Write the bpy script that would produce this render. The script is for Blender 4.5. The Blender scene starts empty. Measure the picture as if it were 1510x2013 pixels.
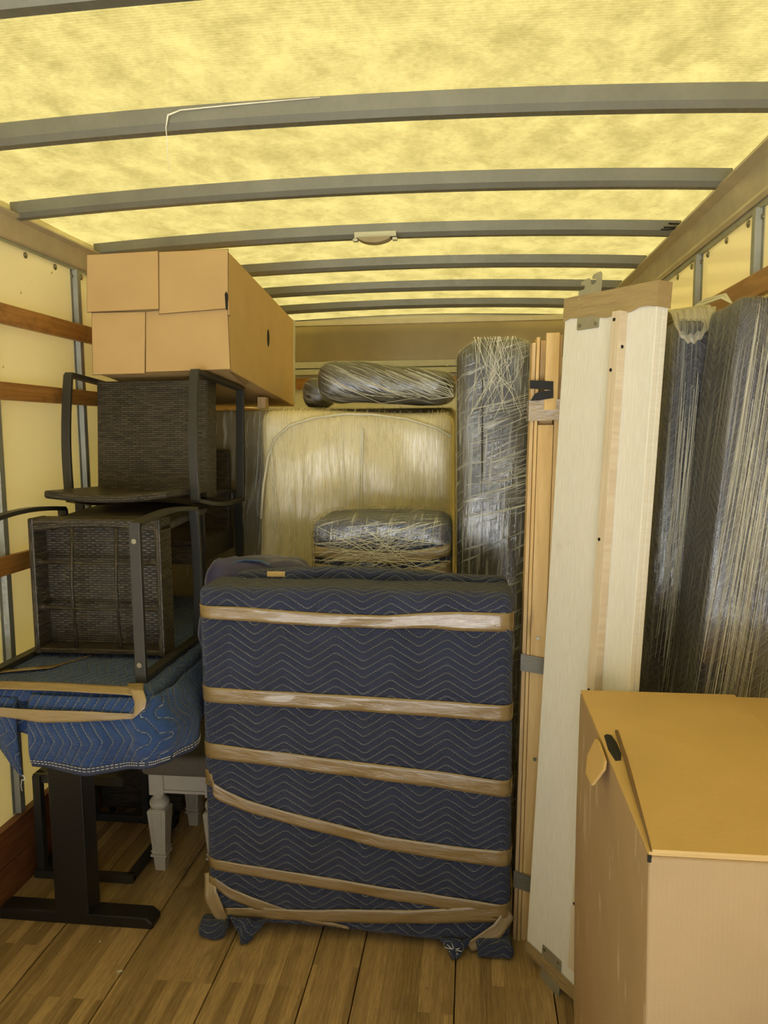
import bpy, math, random
from mathutils import Vector, Matrix, noise as mnoise
random.seed(7)
R = math.radians
PI = math.pi
SC = bpy.context.scene
COL = SC.collection

# ------------------------------------------------------------------ camera, sky, sun, exposure
cd = bpy.data.cameras.new('camera'); cam = bpy.data.objects.new('camera', cd); COL.objects.link(cam)
SC.camera = cam
cd.sensor_fit = 'HORIZONTAL'; cd.sensor_width = 36.0; cd.lens = 36.0 * 1480.0 / 1510.0
cd.clip_start = 0.05; cd.clip_end = 200
YAW, PITCH, ROLL = R(6.72), R(6.02), R(-0.5)
fw = Vector((-math.sin(YAW)*math.cos(PITCH), math.cos(YAW)*math.cos(PITCH), -math.sin(PITCH)))
rt = Vector((math.cos(YAW), math.sin(YAW), 0)); up = rt.cross(fw)
r2 = rt*math.cos(ROLL) + up*math.sin(ROLL); u2 = -rt*math.sin(ROLL) + up*math.cos(ROLL)
cam.matrix_world = Matrix(((r2.x, u2.x, -fw.x, 0), (r2.y, u2.y, -fw.y, 0), (r2.z, u2.z, -fw.z, 1.68), (0, 0, 0, 1)))

SC.view_settings.view_transform = 'Standard'; SC.view_settings.look = 'None'
SC.view_settings.exposure = 0.83; SC.view_settings.gamma = 1.0
SC.view_settings.use_curve_mapping = False

wd = bpy.data.worlds.new('sky'); SC.world = wd; wd.use_nodes = True
bg = wd.node_tree.nodes['Background']; bg.inputs[0].default_value = (0.76, 0.87, 1.0, 1); bg.inputs[1].default_value = 0.52
sd = bpy.data.lights.new('sun', 'SUN'); sd.energy = 24.0; sd.angle = R(0.6); sd.color = (1.0, 0.96, 0.88)
sun = bpy.data.objects.new('sun', sd); COL.objects.link(sun); sun.rotation_euler = (R(-30), R(6), 0)

# ------------------------------------------------------------------ node helper
class NT:
    def __init__(s, name):
        s.m = bpy.data.materials.new(name); s.m.use_nodes = True
        s.t = s.m.node_tree; s.t.nodes.clear()
        s.out = s.t.nodes.new('ShaderNodeOutputMaterial')
    def n(s, typ, ins=None, **props):
        nd = s.t.nodes.new('ShaderNode' + typ)
        for k, v in props.items(): setattr(nd, k, v)
        if ins:
            for k, v in ins.items():
                sock = nd.inputs[k]
                if isinstance(v, bpy.types.NodeSocket): s.t.links.new(v, sock)
                elif isinstance(v, bpy.types.Node): s.t.links.new(v.outputs[0], sock)
                else:
                    if hasattr(sock.default_value, '__len__') and len(sock.default_value) == 4 and len(v) == 3: v = (*v, 1)
                    sock.default_value = v
        return nd
    def math(s, op, a, b=None, c=None):
        ins = {0: a}
        if b is not None: ins[1] = b
        if c is not None: ins[2] = c
        return s.n('Math', ins, operation=op).outputs[0]
    def mix(s, f, a, b):
        nd = s.n('Mix', data_type='RGBA')
        for i, v in ((0, f), (6, a), (7, b)):
            if isinstance(v, bpy.types.NodeSocket): s.t.links.new(v, nd.inputs[i])
            else: nd.inputs[i].default_value = (*v, 1) if (hasattr(v, '__len__') and len(v) == 3) else v
        return nd.outputs[2]
    def uv(s): return s.n('TexCoord').outputs['UV']
    def obj(s): return s.n('TexCoord').outputs['Object']
    def map(s, vec, scale=(1, 1, 1), rot=(0, 0, 0), loc=(0, 0, 0)):
        return s.n('Mapping', {'Vector': vec, 'Scale': scale, 'Rotation': rot, 'Location': loc}).outputs[0]
    def noise(s, vec, scale=5.0, detail=3.0, rough=0.5, dist=0.0):
        return s.n('TexNoise', {'Vector': vec, 'Scale': scale, 'Detail': detail, 'Roughness': rough, 'Distortion': dist}).outputs[0]
    def ramp(s, f, a, b, va=0.0, vb=1.0):
        return s.n('MapRange', {0: f, 1: a, 2: b, 3: va, 4: vb}).outputs[0]
    def bump(s, h, strength=0.3, dist=0.01, normal=None):
        ins = {'Height': h, 'Strength': strength, 'Distance': dist}
        if normal is not None: ins['Normal'] = normal
        return s.n('Bump', ins).outputs[0]
    def pr(s, color, rough=0.5, metal=0.0, normal=None, **kw):
        ins = {'Base Color': color, 'Roughness': rough, 'Metallic': metal}
        if normal is not None: ins['Normal'] = normal
        for k, v in kw.items(): ins[k.replace('_', ' ')] = v
        return s.n('BsdfPrincipled', ins).outputs[0]
    def end(s, sh): s.t.links.new(sh, s.out.inputs[0]); return s.m

def m_plain(name, c, rough=0.5, metal=0.0, var=0.12, ns=18.0, bs=0.1, **kw):
    t = NT(name); o = t.obj(); nz = t.noise(o, ns, 4)
    d = tuple(max(0, x*(1-var)) for x in c); l = tuple(min(1, x*(1+var)) for x in c)
    col = t.mix(nz, d, l)
    return t.end(t.pr(col, rough, metal, t.bump(t.noise(o, ns*6, 3), bs, 0.002), **kw))

def m_cardboard(name, c, horiz=True, scuff=0.0):
    t = NT(name); uv = t.uv()
    big = t.noise(uv, 5, 3); fine = t.noise(uv, 260, 3, 0.7)
    k = t.map(uv, (1, 1, 1))
    sx = t.n('SeparateXYZ', {0: k})
    w = t.math('SINE', t.math('MULTIPLY', sx.outputs[1 if horiz else 0], 2*PI/0.008))
    col = t.mix(t.ramp(big, 0.3, 0.7), tuple(x*0.93 for x in c), tuple(x*1.05 for x in c))
    col = t.mix(t.ramp(fine, 0.3, 0.75, 0, 0.22), col, tuple(x*0.72 for x in c))
    if scuff:
        s1 = t.noise(t.map(uv, (30, 5, 1)), 1.0, 4, 0.7); s2 = t.noise(uv, 4.5, 2)
        f = t.math('MULTIPLY', t.ramp(s1, 0.55, 0.62), t.ramp(s2, 0.5, 0.56))
        f = t.math('MULTIPLY', f, t.math('LESS_THAN', sx.outputs[0], 0.28))
        col = t.mix(t.math('MULTIPLY', f, scuff), col, (0.62, 0.5, 0.34))
    h = t.math('ADD', t.math('MULTIPLY', w, 0.3), fine)
    return t.end(t.pr(col, 0.72, 0, t.bump(h, 0.12, 0.002)))

def m_wood(name, c1, c2, gu='u', ring=1.0, rough=0.5, knots=0.0, wear=None):
    """grain runs along UV u or v (metres)"""
    t = NT(name); uv = t.uv()
    sc = (1.2, 16, 1) if gu == 'u' else (16, 1.2, 1)
    warp = t.noise(t.map(uv, tuple(x*0.35 for x in sc)), 2.0, 2, 0.5)
    g1 = t.noise(t.map(uv, sc), 2.2*ring, 5, 0.6, 0.6)
    g2 = t.noise(t.map(uv, tuple(x*6 for x in sc[:2])+(1,)), 3.0, 2, 0.6)
    wv = t.math('FRACT', t.math('MULTIPLY', warp, 9*ring))
    wv = t.math('ABSOLUTE', t.math('SUBTRACT', wv, 0.5))
    f = t.math('ADD', t.math('MULTIPLY', g1, 0.6), t.math('MULTIPLY', wv, 0.6))
    f = t.math('ADD', f, t.math('MULTIPLY', t.math('SUBTRACT', g2, 0.5), 0.5))
    col = t.mix(t.ramp(f, 0.2, 0.85), c1, c2)
    if knots:
        v = t.n('TexVoronoi', {'Vector': t.map(uv, (7, 2.2, 1) if gu == 'v' else (2.2, 7, 1)), 'Scale': 1.0}).outputs[0]
        col = t.mix(t.ramp(v, 0.03, 0.11, knots, 0), col, tuple(x*0.45 for x in c1))
    if wear:
        col = t.mix(t.ramp(t.noise(uv, 6, 5, 0.7), 0.52, 0.68, 0, 0.75), col, wear)
    return t.end(t.pr(col, rough, 0, t.bump(g2, 0.15, 0.002)))

def m_blanket(name, c, c2, stitch, P=0.176, A=0.056, pitch=0.0275, swap=False, wr=1.0, sheen=0.2, ang=0):
    t = NT(name); uv = t.uv()
    if ang: uv = t.map(uv, rot=(0, 0, ang))
    dn = t.n('TexNoise', {'Vector': uv, 'Scale': 3.0, 'Detail': 2.0}).outputs['Color']
    uvd = t.n('VectorMath', {0: uv, 1: t.n('VectorMath', {0: t.n('VectorMath', {0: dn, 1: (0.5, 0.5, 0.5)}, operation='SUBTRACT').outputs[0], 'Scale': 0.02}, operation='SCALE').outputs[0]}, operation='ADD').outputs[0]
    sp = t.n('SeparateXYZ', {0: uvd}); u, v = sp.outputs[0], sp.outputs[1]
    if swap: u, v = v, u
    tri = t.math('MULTIPLY', t.math('ABSOLUTE', t.math('SUBTRACT', t.math('FRACT', t.math('DIVIDE', t.math('ADD', u, 7.03), P)), 0.5)), 2.0)
    tri = t.math('SMOOTH_MAX', tri, 0.06, 0.07)
    tri = t.math('SMOOTH_MIN', tri, 0.94, 0.07)
    w = t.math('DIVIDE', t.math('ADD', t.math('ADD', v, t.math('MULTIPLY', tri, A)), 3.0), pitch)
    e = t.math('MULTIPLY', t.math('ABSOLUTE', t.math('SUBTRACT', t.math('FRACT', w), 0.5)), 2.0)
    dash = t.math('GREATER_THAN', t.math('FRACT', t.math('DIVIDE', u, 0.0085)), 0.36)
    line = t.math('MULTIPLY', t.math('GREATER_THAN', e, 0.945), dash)
    puff = t.math('SUBTRACT', 1.0, t.math('POWER', e, 5.0))
    big = t.noise(uv, 7, 4)
    col = t.mix(t.ramp(big, 0.3, 0.7), c, c2)
    col = t.mix(t.math('MULTIPLY', line, 0.8), col, stitch)
    wn = t.noise(uvd, 22, 4, 0.6, 1.2)
    wn2 = t.noise(t.map(uv, (1, 2.2, 1)), 60, 3, 0.6, 1.0)
    h = t.math('ADD', t.math('MULTIPLY', puff, 0.8), t.math('ADD', t.math('MULTIPLY', wn, 1.1*wr), t.math('MULTIPLY', wn2, 0.4*wr)))
    bmp = t.bump(h, 0.9, 0.016)
    return t.end(t.pr(col, 0.75, 0, bmp, Sheen_Weight=sheen, Sheen_Roughness=0.5))

def m_tape(name, c, wrinkle=1.0, rough=0.2, coat=0.6):
    t = NT(name); uv = t.uv()
    a = t.noise(t.map(uv, (3, 14, 1)), 6, 3, 0.6, 0.8); b = t.noise(t.map(uv, (1.5, 1, 1)), 60, 2, 0.6)
    cr = t.noise(t.map(uv, (6, 50, 1)), 4, 4, 0.65, 1.5)
    h = t.math('ADD', t.math('MULTIPLY', a, 1.0), t.math('ADD', t.math('MULTIPLY', b, 0.12), t.math('MULTIPLY', cr, 0.35)))
    col = t.mix(a, tuple(x*0.85 for x in c), tuple(x*1.15 for x in c))
    return t.end(t.pr(col, rough, 0, t.bump(h, 0.35*wrinkle, 0.004), Specular_IOR_Level=1.0, Coat_Weight=coat, Coat_Roughness=0.06))

def m_wrap(name, c=(0.85, 0.85, 0.8), ang=0.0, lo=0.50, hi=0.62, dens=0.75, sx=170, sy=3.5, gloss=0.10, cross=0.0):
    """clear stretch film: pale pulled strands over clear, glossy film"""
    t = NT(name); uv = t.uv()
    q = t.map(uv, rot=(0, 0, ang))
    s1 = t.noise(t.map(q, (sx, sy, 1)), 1.0, 3, 0.65, 0.35)
    s2 = t.noise(t.map(q, (sx*0.25, sy*0.5, 1)), 1.0, 2, 0.5, 0.3)
    s3 = t.noise(q, 4.0, 2)
    m = t.math('ADD', t.math('MULTIPLY', s1, 0.62), t.math('ADD', t.math('MULTIPLY', s2, 0.25), t.math('MULTIPLY', s3, 0.13)))
    if cross:
        q2 = t.map(uv, rot=(0, 0, ang+1.15))
        x1 = t.noise(t.map(q2, (sx*0.8, sy, 1)), 1.0, 3, 0.6, 0.3)
        m = t.math('MAXIMUM', m, t.math('ADD', x1, cross))
    mask = t.ramp(m, lo, hi)
    bn = t.bump(m, 0.9, 0.006)
    streak = t.n('MixShader', {0: 0.3, 1: t.pr(c, 0.28, 0, bn, Specular_IOR_Level=0.8), 2: t.n('BsdfTranslucent', {0: c}).outputs[0]}).outputs[0]
    film = t.n('MixShader', {0: gloss, 1: t.n('BsdfTransparent', {0: (0.97, 0.97, 0.96)}).outputs[0], 2: t.n('BsdfGlossy', {'Color': (1, 1, 1), 'Roughness': 0.16, 'Normal': bn}).outputs[0]}).outputs[0]
    return t.end(t.n('MixShader', {0: t.math('MULTIPLY', mask, dens), 1: film, 2: streak}).outputs[0])

def m_wicker(name, c1, c2, vertical=False):
    t = NT(name); uv = t.uv()
    q = t.map(uv, rot=(0, 0, PI/2 if vertical else 0))
    br = t.n('TexBrick', {'Vector': q, 'Color1': c2, 'Color2': c1, 'Mortar': tuple(x*0.25 for x in c1), 'Scale': 1.0, 'Mortar Size': 0.0011, 'Mortar Smooth': 0.6, 'Bias': 0.0, 'Brick Width': 0.034, 'Row Height': 0.0085})
    sp = t.n('SeparateXYZ', {0: q})
    wv = t.math('SINE', t.math('MULTIPLY', sp.outputs[0], 2*PI/0.03))
    row = t.math('MULTIPLY', t.math('SUBTRACT', t.math('FRACT', t.math('DIVIDE', t.math('FLOOR', t.math('DIVIDE', sp.outputs[1], 0.0085)), 2)), 0.25), 4)
    wave = t.math('MULTIPLY', wv, row)
    h = t.math('ADD', t.math('MULTIPLY', br.outputs['Fac'], -1.2), t.math('MULTIPLY', wave, 0.22))
    return t.end(t.pr(br.outputs['Color'], 0.42, 0, t.bump(h, 0.8, 0.004)))

# ------------------------------------------------------------------ materials
GALV = (0.34, 0.34, 0.28)
def mk_roof():
    t = NT('fibreglass_roof'); o = t.obj()
    a = t.noise(t.map(o, (1.5, 1.0, 1), rot=(0, 0, 0.6)), 5.0, 6, 0.68, 0.25)
    b = t.noise(t.map(o, (30, 90, 1)), 2.0, 3, 0.7)
    c = t.noise(o, 60, 4, 0.7)
    sp = t.n('SeparateXYZ', {0: o})
    wv = t.math('SINE', t.math('MULTIPLY', sp.outputs[1], 2*PI/0.011))
    f = t.math('ADD', t.math('MULTIPLY', a, 0.62), t.math('ADD', t.math('MULTIPLY', b, 0.22), t.math('MULTIPLY', c, 0.24)))
    f = t.math('SUBTRACT', f, 0.04)
    f = t.math('ADD', f, t.math('MULTIPLY', wv, 0.03))
    col = t.mix(t.ramp(f, 0.38, 0.60), (0.064, 0.0535, 0.0165), (0.108, 0.092, 0.033))
    st = t.noise(t.map(o, (1, 1, 1), loc=(3, 1, 0)), 3.2, 6, 0.75)
    col = t.mix(t.ramp(st, 0.66, 0.76, 0, 0.5), col, (0.045, 0.034, 0.011))
    tr = t.n('BsdfTranslucent', {0: col}).outputs[0]
    df = t.pr((0.42, 0.39, 0.27), 0.6)
    return t.end(t.n('MixShader', {0: 0.22, 1: tr, 2: df}).outputs[0])
M = {}
M['roof'] = mk_roof()
def mk_frp(tl=0.26):
    t = NT('white_fibreglass_wall'); o = t.obj()
    a = t.noise(o, 3, 4)
    sc = t.noise(t.map(o, (1, 14, 5), rot=(0.6, 0, 0)), 6, 4, 0.75, 1.0); sc2 = t.noise(o, 2.3, 2)
    col = t.mix(a, (0.80, 0.77, 0.62), (0.86, 0.83, 0.69))
    f = t.math('MULTIPLY', t.ramp(sc, 0.69, 0.72), t.ramp(sc2, 0.5, 0.56))
    col = t.mix(t.math('MULTIPLY', f, 0.8), col, (0.22, 0.17, 0.1))
    spk = t.noise(o, 34, 2, 0.5)
    col = t.mix(t.ramp(spk, 0.76, 0.79, 0, 0.8), col, (0.1, 0.08, 0.05))
    sh = t.pr(col, 0.13, 0, t.bump(t.noise(o, 7, 3), 0.08, 0.004), Specular_IOR_Level=0.7)
    return t.end(t.n('MixShader', {0: tl, 1: sh, 2: t.n('BsdfTranslucent', {0: (0.95, 0.80, 0.40)}).outputs[0]}).outputs[0])
M['frp'] = mk_frp(); M['frp_front'] = mk_frp(0.0)  # side walls: translucency added so they glow as yellow fill light inside
def mk_galv(name, c, rough=0.42):
    t = NT(name); o = t.obj()
    a = t.noise(o, 9, 4, 0.6); b = t.noise(t.map(o, (1, 0.2, 1)), 80, 3)
    col = t.mix(a, tuple(x*0.78 for x in c), tuple(x*1.2 for x in c))
    return t.end(t.pr(col, t.ramp(b, 0.3, 0.7, rough-0.08, rough+0.12), 0.45, t.bump(b, 0.05, 0.002)))
M['galv'] = mk_galv('galvanised_steel', GALV)
M['bow'] = mk_galv('grey_painted_bow', (0.215, 0.21, 0.165), 0.45)
M['rail'] = mk_galv('aluminium_rail', (0.62, 0.54, 0.36), 0.38)
M['header'] = m_plain('dark_header_metal', (0.42, 0.33, 0.17), 0.24, 0.7, 0.45, 2.2, 0.03)
M['white_strip'] = m_plain('white_painted_strip', (0.62, 0.6, 0.48), 0.35, 0.1)
M['slat'] = m_wood('orange_wood_slat', (0.30, 0.125, 0.028), (0.50, 0.26, 0.07), 'u', 1.0, 0.4, 0, (0.17, 0.07, 0.02))
M['kick'] = m_wood('red_brown_board', (0.17, 0.055, 0.02), (0.33, 0.13, 0.05), 'u', 1.0, 0.45, 0, (0.12, 0.045, 0.02))
M['dark'] = m_plain('dark_gap', (0.01, 0.009, 0.007), 0.8)
M['black_metal'] = m_plain('black_powder_coat', (0.016, 0.015, 0.013), 0.38, 0.2, 0.1, 30, 0.06)
M['frame_metal'] = m_plain('charcoal_frame_metal', (0.045, 0.042, 0.034), 0.42, 0.25, 0.1, 30, 0.06)
M['wicker'] = m_wicker('dark_wicker', (0.036, 0.028, 0.017), (0.085, 0.066, 0.040))
M['wicker_v'] = m_wicker('dark_wicker_upright', (0.036, 0.028, 0.017), (0.105, 0.083, 0.05), True)
M['steel'] = m_plain('zinc_steel', (0.45, 0.45, 0.38), 0.35, 0.7, 0.15, 40)
M['screw'] = m_plain('screw_steel', (0.30, 0.28, 0.2), 0.3, 0.8)
M['card'] = m_cardboard('brown_cardboard', (0.60, 0.395, 0.165))
M['card_v'] = m_cardboard('brown_cardboard_side', (0.62, 0.41, 0.165), False)
M['card_in'] = m_plain('torn_cardboard_edge', (0.2, 0.12, 0.05), 0.9)  # torn edges, and the painted shade in the gaps around flaps
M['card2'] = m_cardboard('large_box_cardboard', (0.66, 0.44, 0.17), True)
M['card2s'] = m_cardboard('large_box_cardboard_side', (0.46, 0.315, 0.16), False, 0.9)  # same cardboard as the top; shade on the sides painted in as darker colour
M['navy'] = m_blanket('navy_moving_blanket', (0.016, 0.024, 0.066), (0.026, 0.036, 0.090), (0.82, 0.82, 0.76))
M['navy_v'] = m_blanket('navy_moving_blanket_wrapped', (0.030, 0.032, 0.055), (0.045, 0.045, 0.07), (0.55, 0.55, 0.5))
M['blue'] = m_blanket('blue_moving_blanket', (0.013, 0.052, 0.19), (0.021, 0.075, 0.25), (0.65, 0.68, 0.66), P=0.16, A=0.05, pitch=0.032, swap=True, wr=1.2)
M['purple'] = m_plain('shiny_purple_navy_fabric', (0.035, 0.032, 0.10), 0.4, 0, 0.3, 9, 0.3, Sheen_Weight=0.3)
M['hem'] = m_plain('dark_hem_binding', (0.04, 0.05, 0.1), 0.8)
M['thread'] = m_plain('white_thread', (0.7, 0.7, 0.66), 0.8)
M['tape'] = m_tape('brown_packing_tape', (0.285, 0.19, 0.072), 1.5, 0.13)
M['tape_w'] = m_tape('crumpled_brown_tape', (0.36, 0.255, 0.12), 2.2, 0.25)
M['tape_grey'] = m_tape('olive_grey_tape', (0.15, 0.135, 0.08), 1.5, 0.4, 0.0)
M['strap'] = m_plain('black_webbing_strap', (0.01, 0.01, 0.01), 0.7)
M['cream'] = m_plain('cream_upholstery', (0.84, 0.73, 0.42), 0.9, 0, 0.1, 6, 0.2)
M['piping'] = m_plain('pale_piping', (0.72, 0.66, 0.46), 0.7)
M['olive_fab'] = m_plain('olive_grey_upholstery', (0.28, 0.225, 0.11), 0.9, 0, 0.25, 5, 0.2)
M['grey_fab'] = m_plain('dark_grey_upholstery', (0.065, 0.058, 0.042), 0.9, 0, 0.2, 8, 0.4)
M['grey_fab2'] = m_plain('charcoal_woven_upholstery', (0.065, 0.061, 0.048), 0.9, 0, 0.2, 120, 0.4)
M['wrap_cream'] = m_wrap('stretch_film_pale', (0.93, 0.85, 0.56), 0.02, 0.5, 0.60, 0.7, 150, 3.2, 0.08)
M['wrap_side'] = m_wrap('stretch_film_thin', (0.8, 0.75, 0.6), 0.08, 0.54, 0.62, 0.75, 90, 4, 0.04)
M['wrap_diag'] = m_wrap('stretch_film_diagonal', (0.78, 0.75, 0.62), -1.05, 0.50, 0.62, 0.66, 90, 4, 0.10)
M['wrap_mess'] = m_wrap('stretch_film_crossed', (0.80, 0.77, 0.62), 0.12, 0.52, 0.64, 0.66, 110, 5, 0.10, -0.03)
M['wrap_vert'] = m_wrap('stretch_film_upright', (0.62, 0.61, 0.56), -0.05, 0.50, 0.62, 0.52, 210, 2.6, 0.14)
M['strand'] = m_plain('pulled_film_strand', (0.90, 0.87, 0.72), 0.3, 0, 0.1, 40, 0.1, Alpha=0.85)
M['pine'] = m_wood('pine_board', (0.62, 0.39, 0.13), (0.80, 0.57, 0.25), 'v', 1.0, 0.5, 0.7)
M['pine2'] = m_wood('pale_plywood_edge', (0.56, 0.37, 0.16), (0.74, 0.53, 0.27), 'v', 1.3, 0.6)
def mk_panel():
    t = NT('off_white_woodgrain_laminate'); uv = t.uv()
    g = t.noise(t.map(uv, (120, 10, 1)), 1.5, 4, 0.7); sp = t.noise(uv, 420, 2)
    big = t.noise(uv, 6, 5, 0.7)
    col = t.mix(t.ramp(g, 0.3, 0.7), (0.74, 0.71, 0.61), (0.84, 0.82, 0.74))
    col = t.mix(t.ramp(big, 0.62, 0.75, 0, 0.35), col, (0.5, 0.44, 0.33))
    return t.end(t.pr(col, 0.5, 0, t.bump(t.math('ADD', g, sp), 0.15, 0.002)))
M['panel'] = mk_panel()
M['cleat'] = m_wood('pale_softwood', (0.62, 0.50, 0.34), (0.76, 0.66, 0.48), 'v', 0.8, 0.6)
M['tweed'] = m_plain('taupe_tweed', (0.16, 0.13, 0.095), 0.95, 0, 0.35, 160, 0.6)
M['distressed'] = m_plain('distressed_white_paint', (0.56, 0.50, 0.40), 0.55, 0, 0.22, 14, 0.2)
M['white_plastic'] = m_plain('pale_plastic', (0.6, 0.58, 0.42), 0.4)
M['lens'] = m_plain('amber_lens', (0.35, 0.28, 0.17), 0.25)
M['label'] = m_plain('yellow_label', (0.6, 0.42, 0.15), 0.6)
M['concrete'] = m_plain('pale_concrete', (0.48, 0.50, 0.53), 0.9, 0, 0.15, 2)
def mk_floor():
    t = NT('laminated_wood_floor'); uv = t.uv(); o = t.obj()
    q = t.map(uv, (1, 1, 1))
    br = t.n('TexBrick', {'Vector': q, 'Color1': (0, 0, 0), 'Color2': (1, 1, 1), 'Mortar': (0.2, 0.2, 0.2), 'Scale': 1.0, 'Mortar Size': 0.0006, 'Mortar Smooth': 0.2, 'Bias': 0.0, 'Brick Width': 0.95, 'Row Height': 0.0375})
    gs = t.noise(t.map(uv, (2.2, 60, 1)), 2.0, 5, 0.65, 0.8)
    g2 = t.noise(t.map(uv, (8, 260, 1)), 2.0, 3, 0.7)
    big = t.noise(t.map(uv, (1, 3, 1)), 3, 5, 0.7)
    tone = t.math('ADD', t.math('MULTIPLY', br.outputs['Color'], 0.34), t.math('MULTIPLY', gs, 0.62))
    col = t.mix(t.ramp(tone, 0.2, 0.72), (0.19, 0.115, 0.042), (0.66, 0.45, 0.20))
    col = t.mix(t.ramp(g2, 0.35, 0.62, 0.5, 0), col, (0.07, 0.04, 0.016))
    col = t.mix(t.ramp(big, 0.55, 0.72, 0, 0.55), col, (0.13, 0.085, 0.04))
    kn = t.noise(uv, 26, 2, 0.5)
    col = t.mix(t.ramp(kn, 0.74, 0.78, 0, 0.7), col, (0.05, 0.03, 0.015))
    h = t.math('ADD', g2, t.math('MULTIPLY', gs, 0.7))
    return t.end(t.pr(col, t.ramp(big, 0.3, 0.7, 0.42, 0.62), 0, t.bump(h, 0.25, 0.003)))
M['floor'] = mk_floor()

# ------------------------------------------------------------------ mesh helper
class MB:
    def __init__(s): s.v = []; s.f = []; s.uv = []
    def face(s, idx, uvs=None):
        s.f.append(tuple(idx))
        if uvs is None:
            p = [Vector(s.v[i]) for i in idx]
            n = (p[1]-p[0]).cross(p[2]-p[0])
            if n.length < 1e-12 and len(p) > 3: n = (p[2]-p[0]).cross(p[3]-p[0])
            a = [abs(n.x), abs(n.y), abs(n.z)]; k = a.index(max(a))
            uvs = [((q.y, q.z) if k == 0 else (q.x, q.z) if k == 1 else (q.x, q.y)) for q in p]
        s.uv.append([tuple(q) for q in uvs])
    def box(s, x0, x1, y0, y1, z0, z1, mat=None, uvaxis=None):
        """uvaxis 'x','y','z': the axis the first UV coordinate follows"""
        b = len(s.v)
        P = [(x, y, z) for x in (x0, x1) for y in (y0, y1) for z in (z0, z1)]
        s.v += [tuple(mat @ Vector(p)) if mat else p for p in P]
        off = (random.random()*3, random.random()*3) if uvaxis else (0, 0)
        for q, n in (((0, 1, 3, 2), 0), ((4, 6, 7, 5), 0), ((0, 4, 5, 1), 1), ((2, 3, 7, 6), 1), ((0, 2, 6, 4), 2), ((1, 5, 7, 3), 2)):
            uvs = []
            for i in q:
                p = P[i]
                ax = [a for a in range(3) if a != n]
                if uvaxis:
                    k = 'xyz'.index(uvaxis)
                    if k in ax:
                        o = [a for a in ax if a != k][0]; uvs.append((p[k]+off[0], p[o]+off[1]))
                    else: uvs.append((p[ax[0]]+off[0], p[ax[1]]+off[1]))
                else: uvs.append((p[ax[0]], p[ax[1]]))
            s.f.append(tuple(b+i for i in q)); s.uv.append(uvs)
        return s
    def prism(s, poly, fn, d0, d1):
        """extrude a 2-D polygon; fn(a,b,d) -> xyz"""
        b = len(s.v); n = len(poly)
        for d in (d0, d1): s.v += [tuple(fn(a, c, d)) for a, c in poly]
        s.face([b+i for i in range(n)], [p for p in poly]); s.face([b+n+i for i in reversed(range(n))], [p for p in reversed(poly)])
        L = 0
        for i in range(n):
            j = (i+1) % n
            dl = math.hypot(poly[j][0]-poly[i][0], poly[j][1]-poly[i][1])
            s.face([b+j, b+i, b+n+i, b+n+j], [(L+dl, d0), (L, d0), (L, d1), (L+dl, d1)]); L += dl
        return s
    def tube(s, pts, r, seg=8, flat=None, caps=True):
        pts = [Vector(p) for p in pts]; b = len(s.v); n = len(pts); L = 0
        rr = r if hasattr(r, '__len__') else [r]*n
        ref = None
        for i, p in enumerate(pts):
            d = (pts[min(i+1, n-1)] - pts[max(i-1, 0)]).normalized()
            if ref is None:
                ref = Vector((0, 0, 1)) if abs(d.z) < 0.9 else Vector((1, 0, 0))
            a = (ref - d*ref.dot(d)).normalized(); c = d.cross(a); ref = a
            for k in range(seg):
                t = 2*PI*k/seg
                s.v.append(tuple(p + (a*math.cos(t) + c*math.sin(t))*rr[i]))
        for i in range(n-1):
            dl = (pts[i+1]-pts[i]).length
            for k in range(seg):
                k2 = (k+1) % seg
                s.face([b+i*seg+k, b+i*seg+k2, b+(i+1)*seg+k2, b+(i+1)*seg+k], [(k/seg*.1, L), ((k+1)/seg*.1, L), ((k+1)/seg*.1, L+dl), (k/seg*.1, L+dl)])
            L += dl
        if caps:
            s.face([b+k for k in reversed(range(seg))]); s.face([b+(n-1)*seg+k for k in range(seg)])
        return s
    def bar(s, pts, w, h, side):
        """rectangular bar along pts; w along 'side' vector, h across"""
        pts = [Vector(p) for p in pts]; side = Vector(side).normalized(); b = len(s.v); n = len(pts); L = 0
        for i, p in enumerate(pts):
            d0 = (pts[i]-pts[i-1]).normalized() if i > 0 else None
            d1 = (pts[i+1]-pts[i]).normalized() if i < n-1 else None
            d = ((d0 or d1) + (d1 or d0)).normalized()
            nn = side.cross(d).normalized()
            k = 1.0
            if d0 and d1: k = 1.0/max(0.5, nn.dot(side.cross(d0).normalized()))
            for a, c in ((-1, -1), (1, -1), (1, 1), (-1, 1)): s.v.append(tuple(p + side*a*w/2 + nn*c*h/2*k))
        for i in range(n-1):
            dl = (pts[i+1]-pts[i]).length
            for k in range(4):
                k2 = (k+1) % 4
                s.face([b+i*4+k, b+i*4+k2, b+(i+1)*4+k2, b+(i+1)*4+k], [(0, L), (w, L), (w, L+dl), (0, L+dl)])
            L += dl
        s.face([b+k for k in (3, 2, 1, 0)]); s.face([b+(n-1)*4+k for k in range(4)])
        return s
    def lathe(s, prof, cx, cy, seg=24, square=0.0):
        b = len(s.v); n = len(prof)
        for r, z in prof:
            for k in range(seg):
                t = 2*PI*k/seg + PI/seg
                q = 1.0
                s.v.append((cx+r*math.cos(t)*q, cy+r*math.sin(t)*q, z))
        for i in range(n-1):
            for k in range(seg):
                k2 = (k+1) % seg
                s.face([b+i*seg+k, b+i*seg+k2, b+(i+1)*seg+k2, b+(i+1)*seg+k])
        s.face([b+k for k in reversed(range(seg))]); s.face([b+(n-1)*seg+k for k in range(seg)])
        return s
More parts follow.
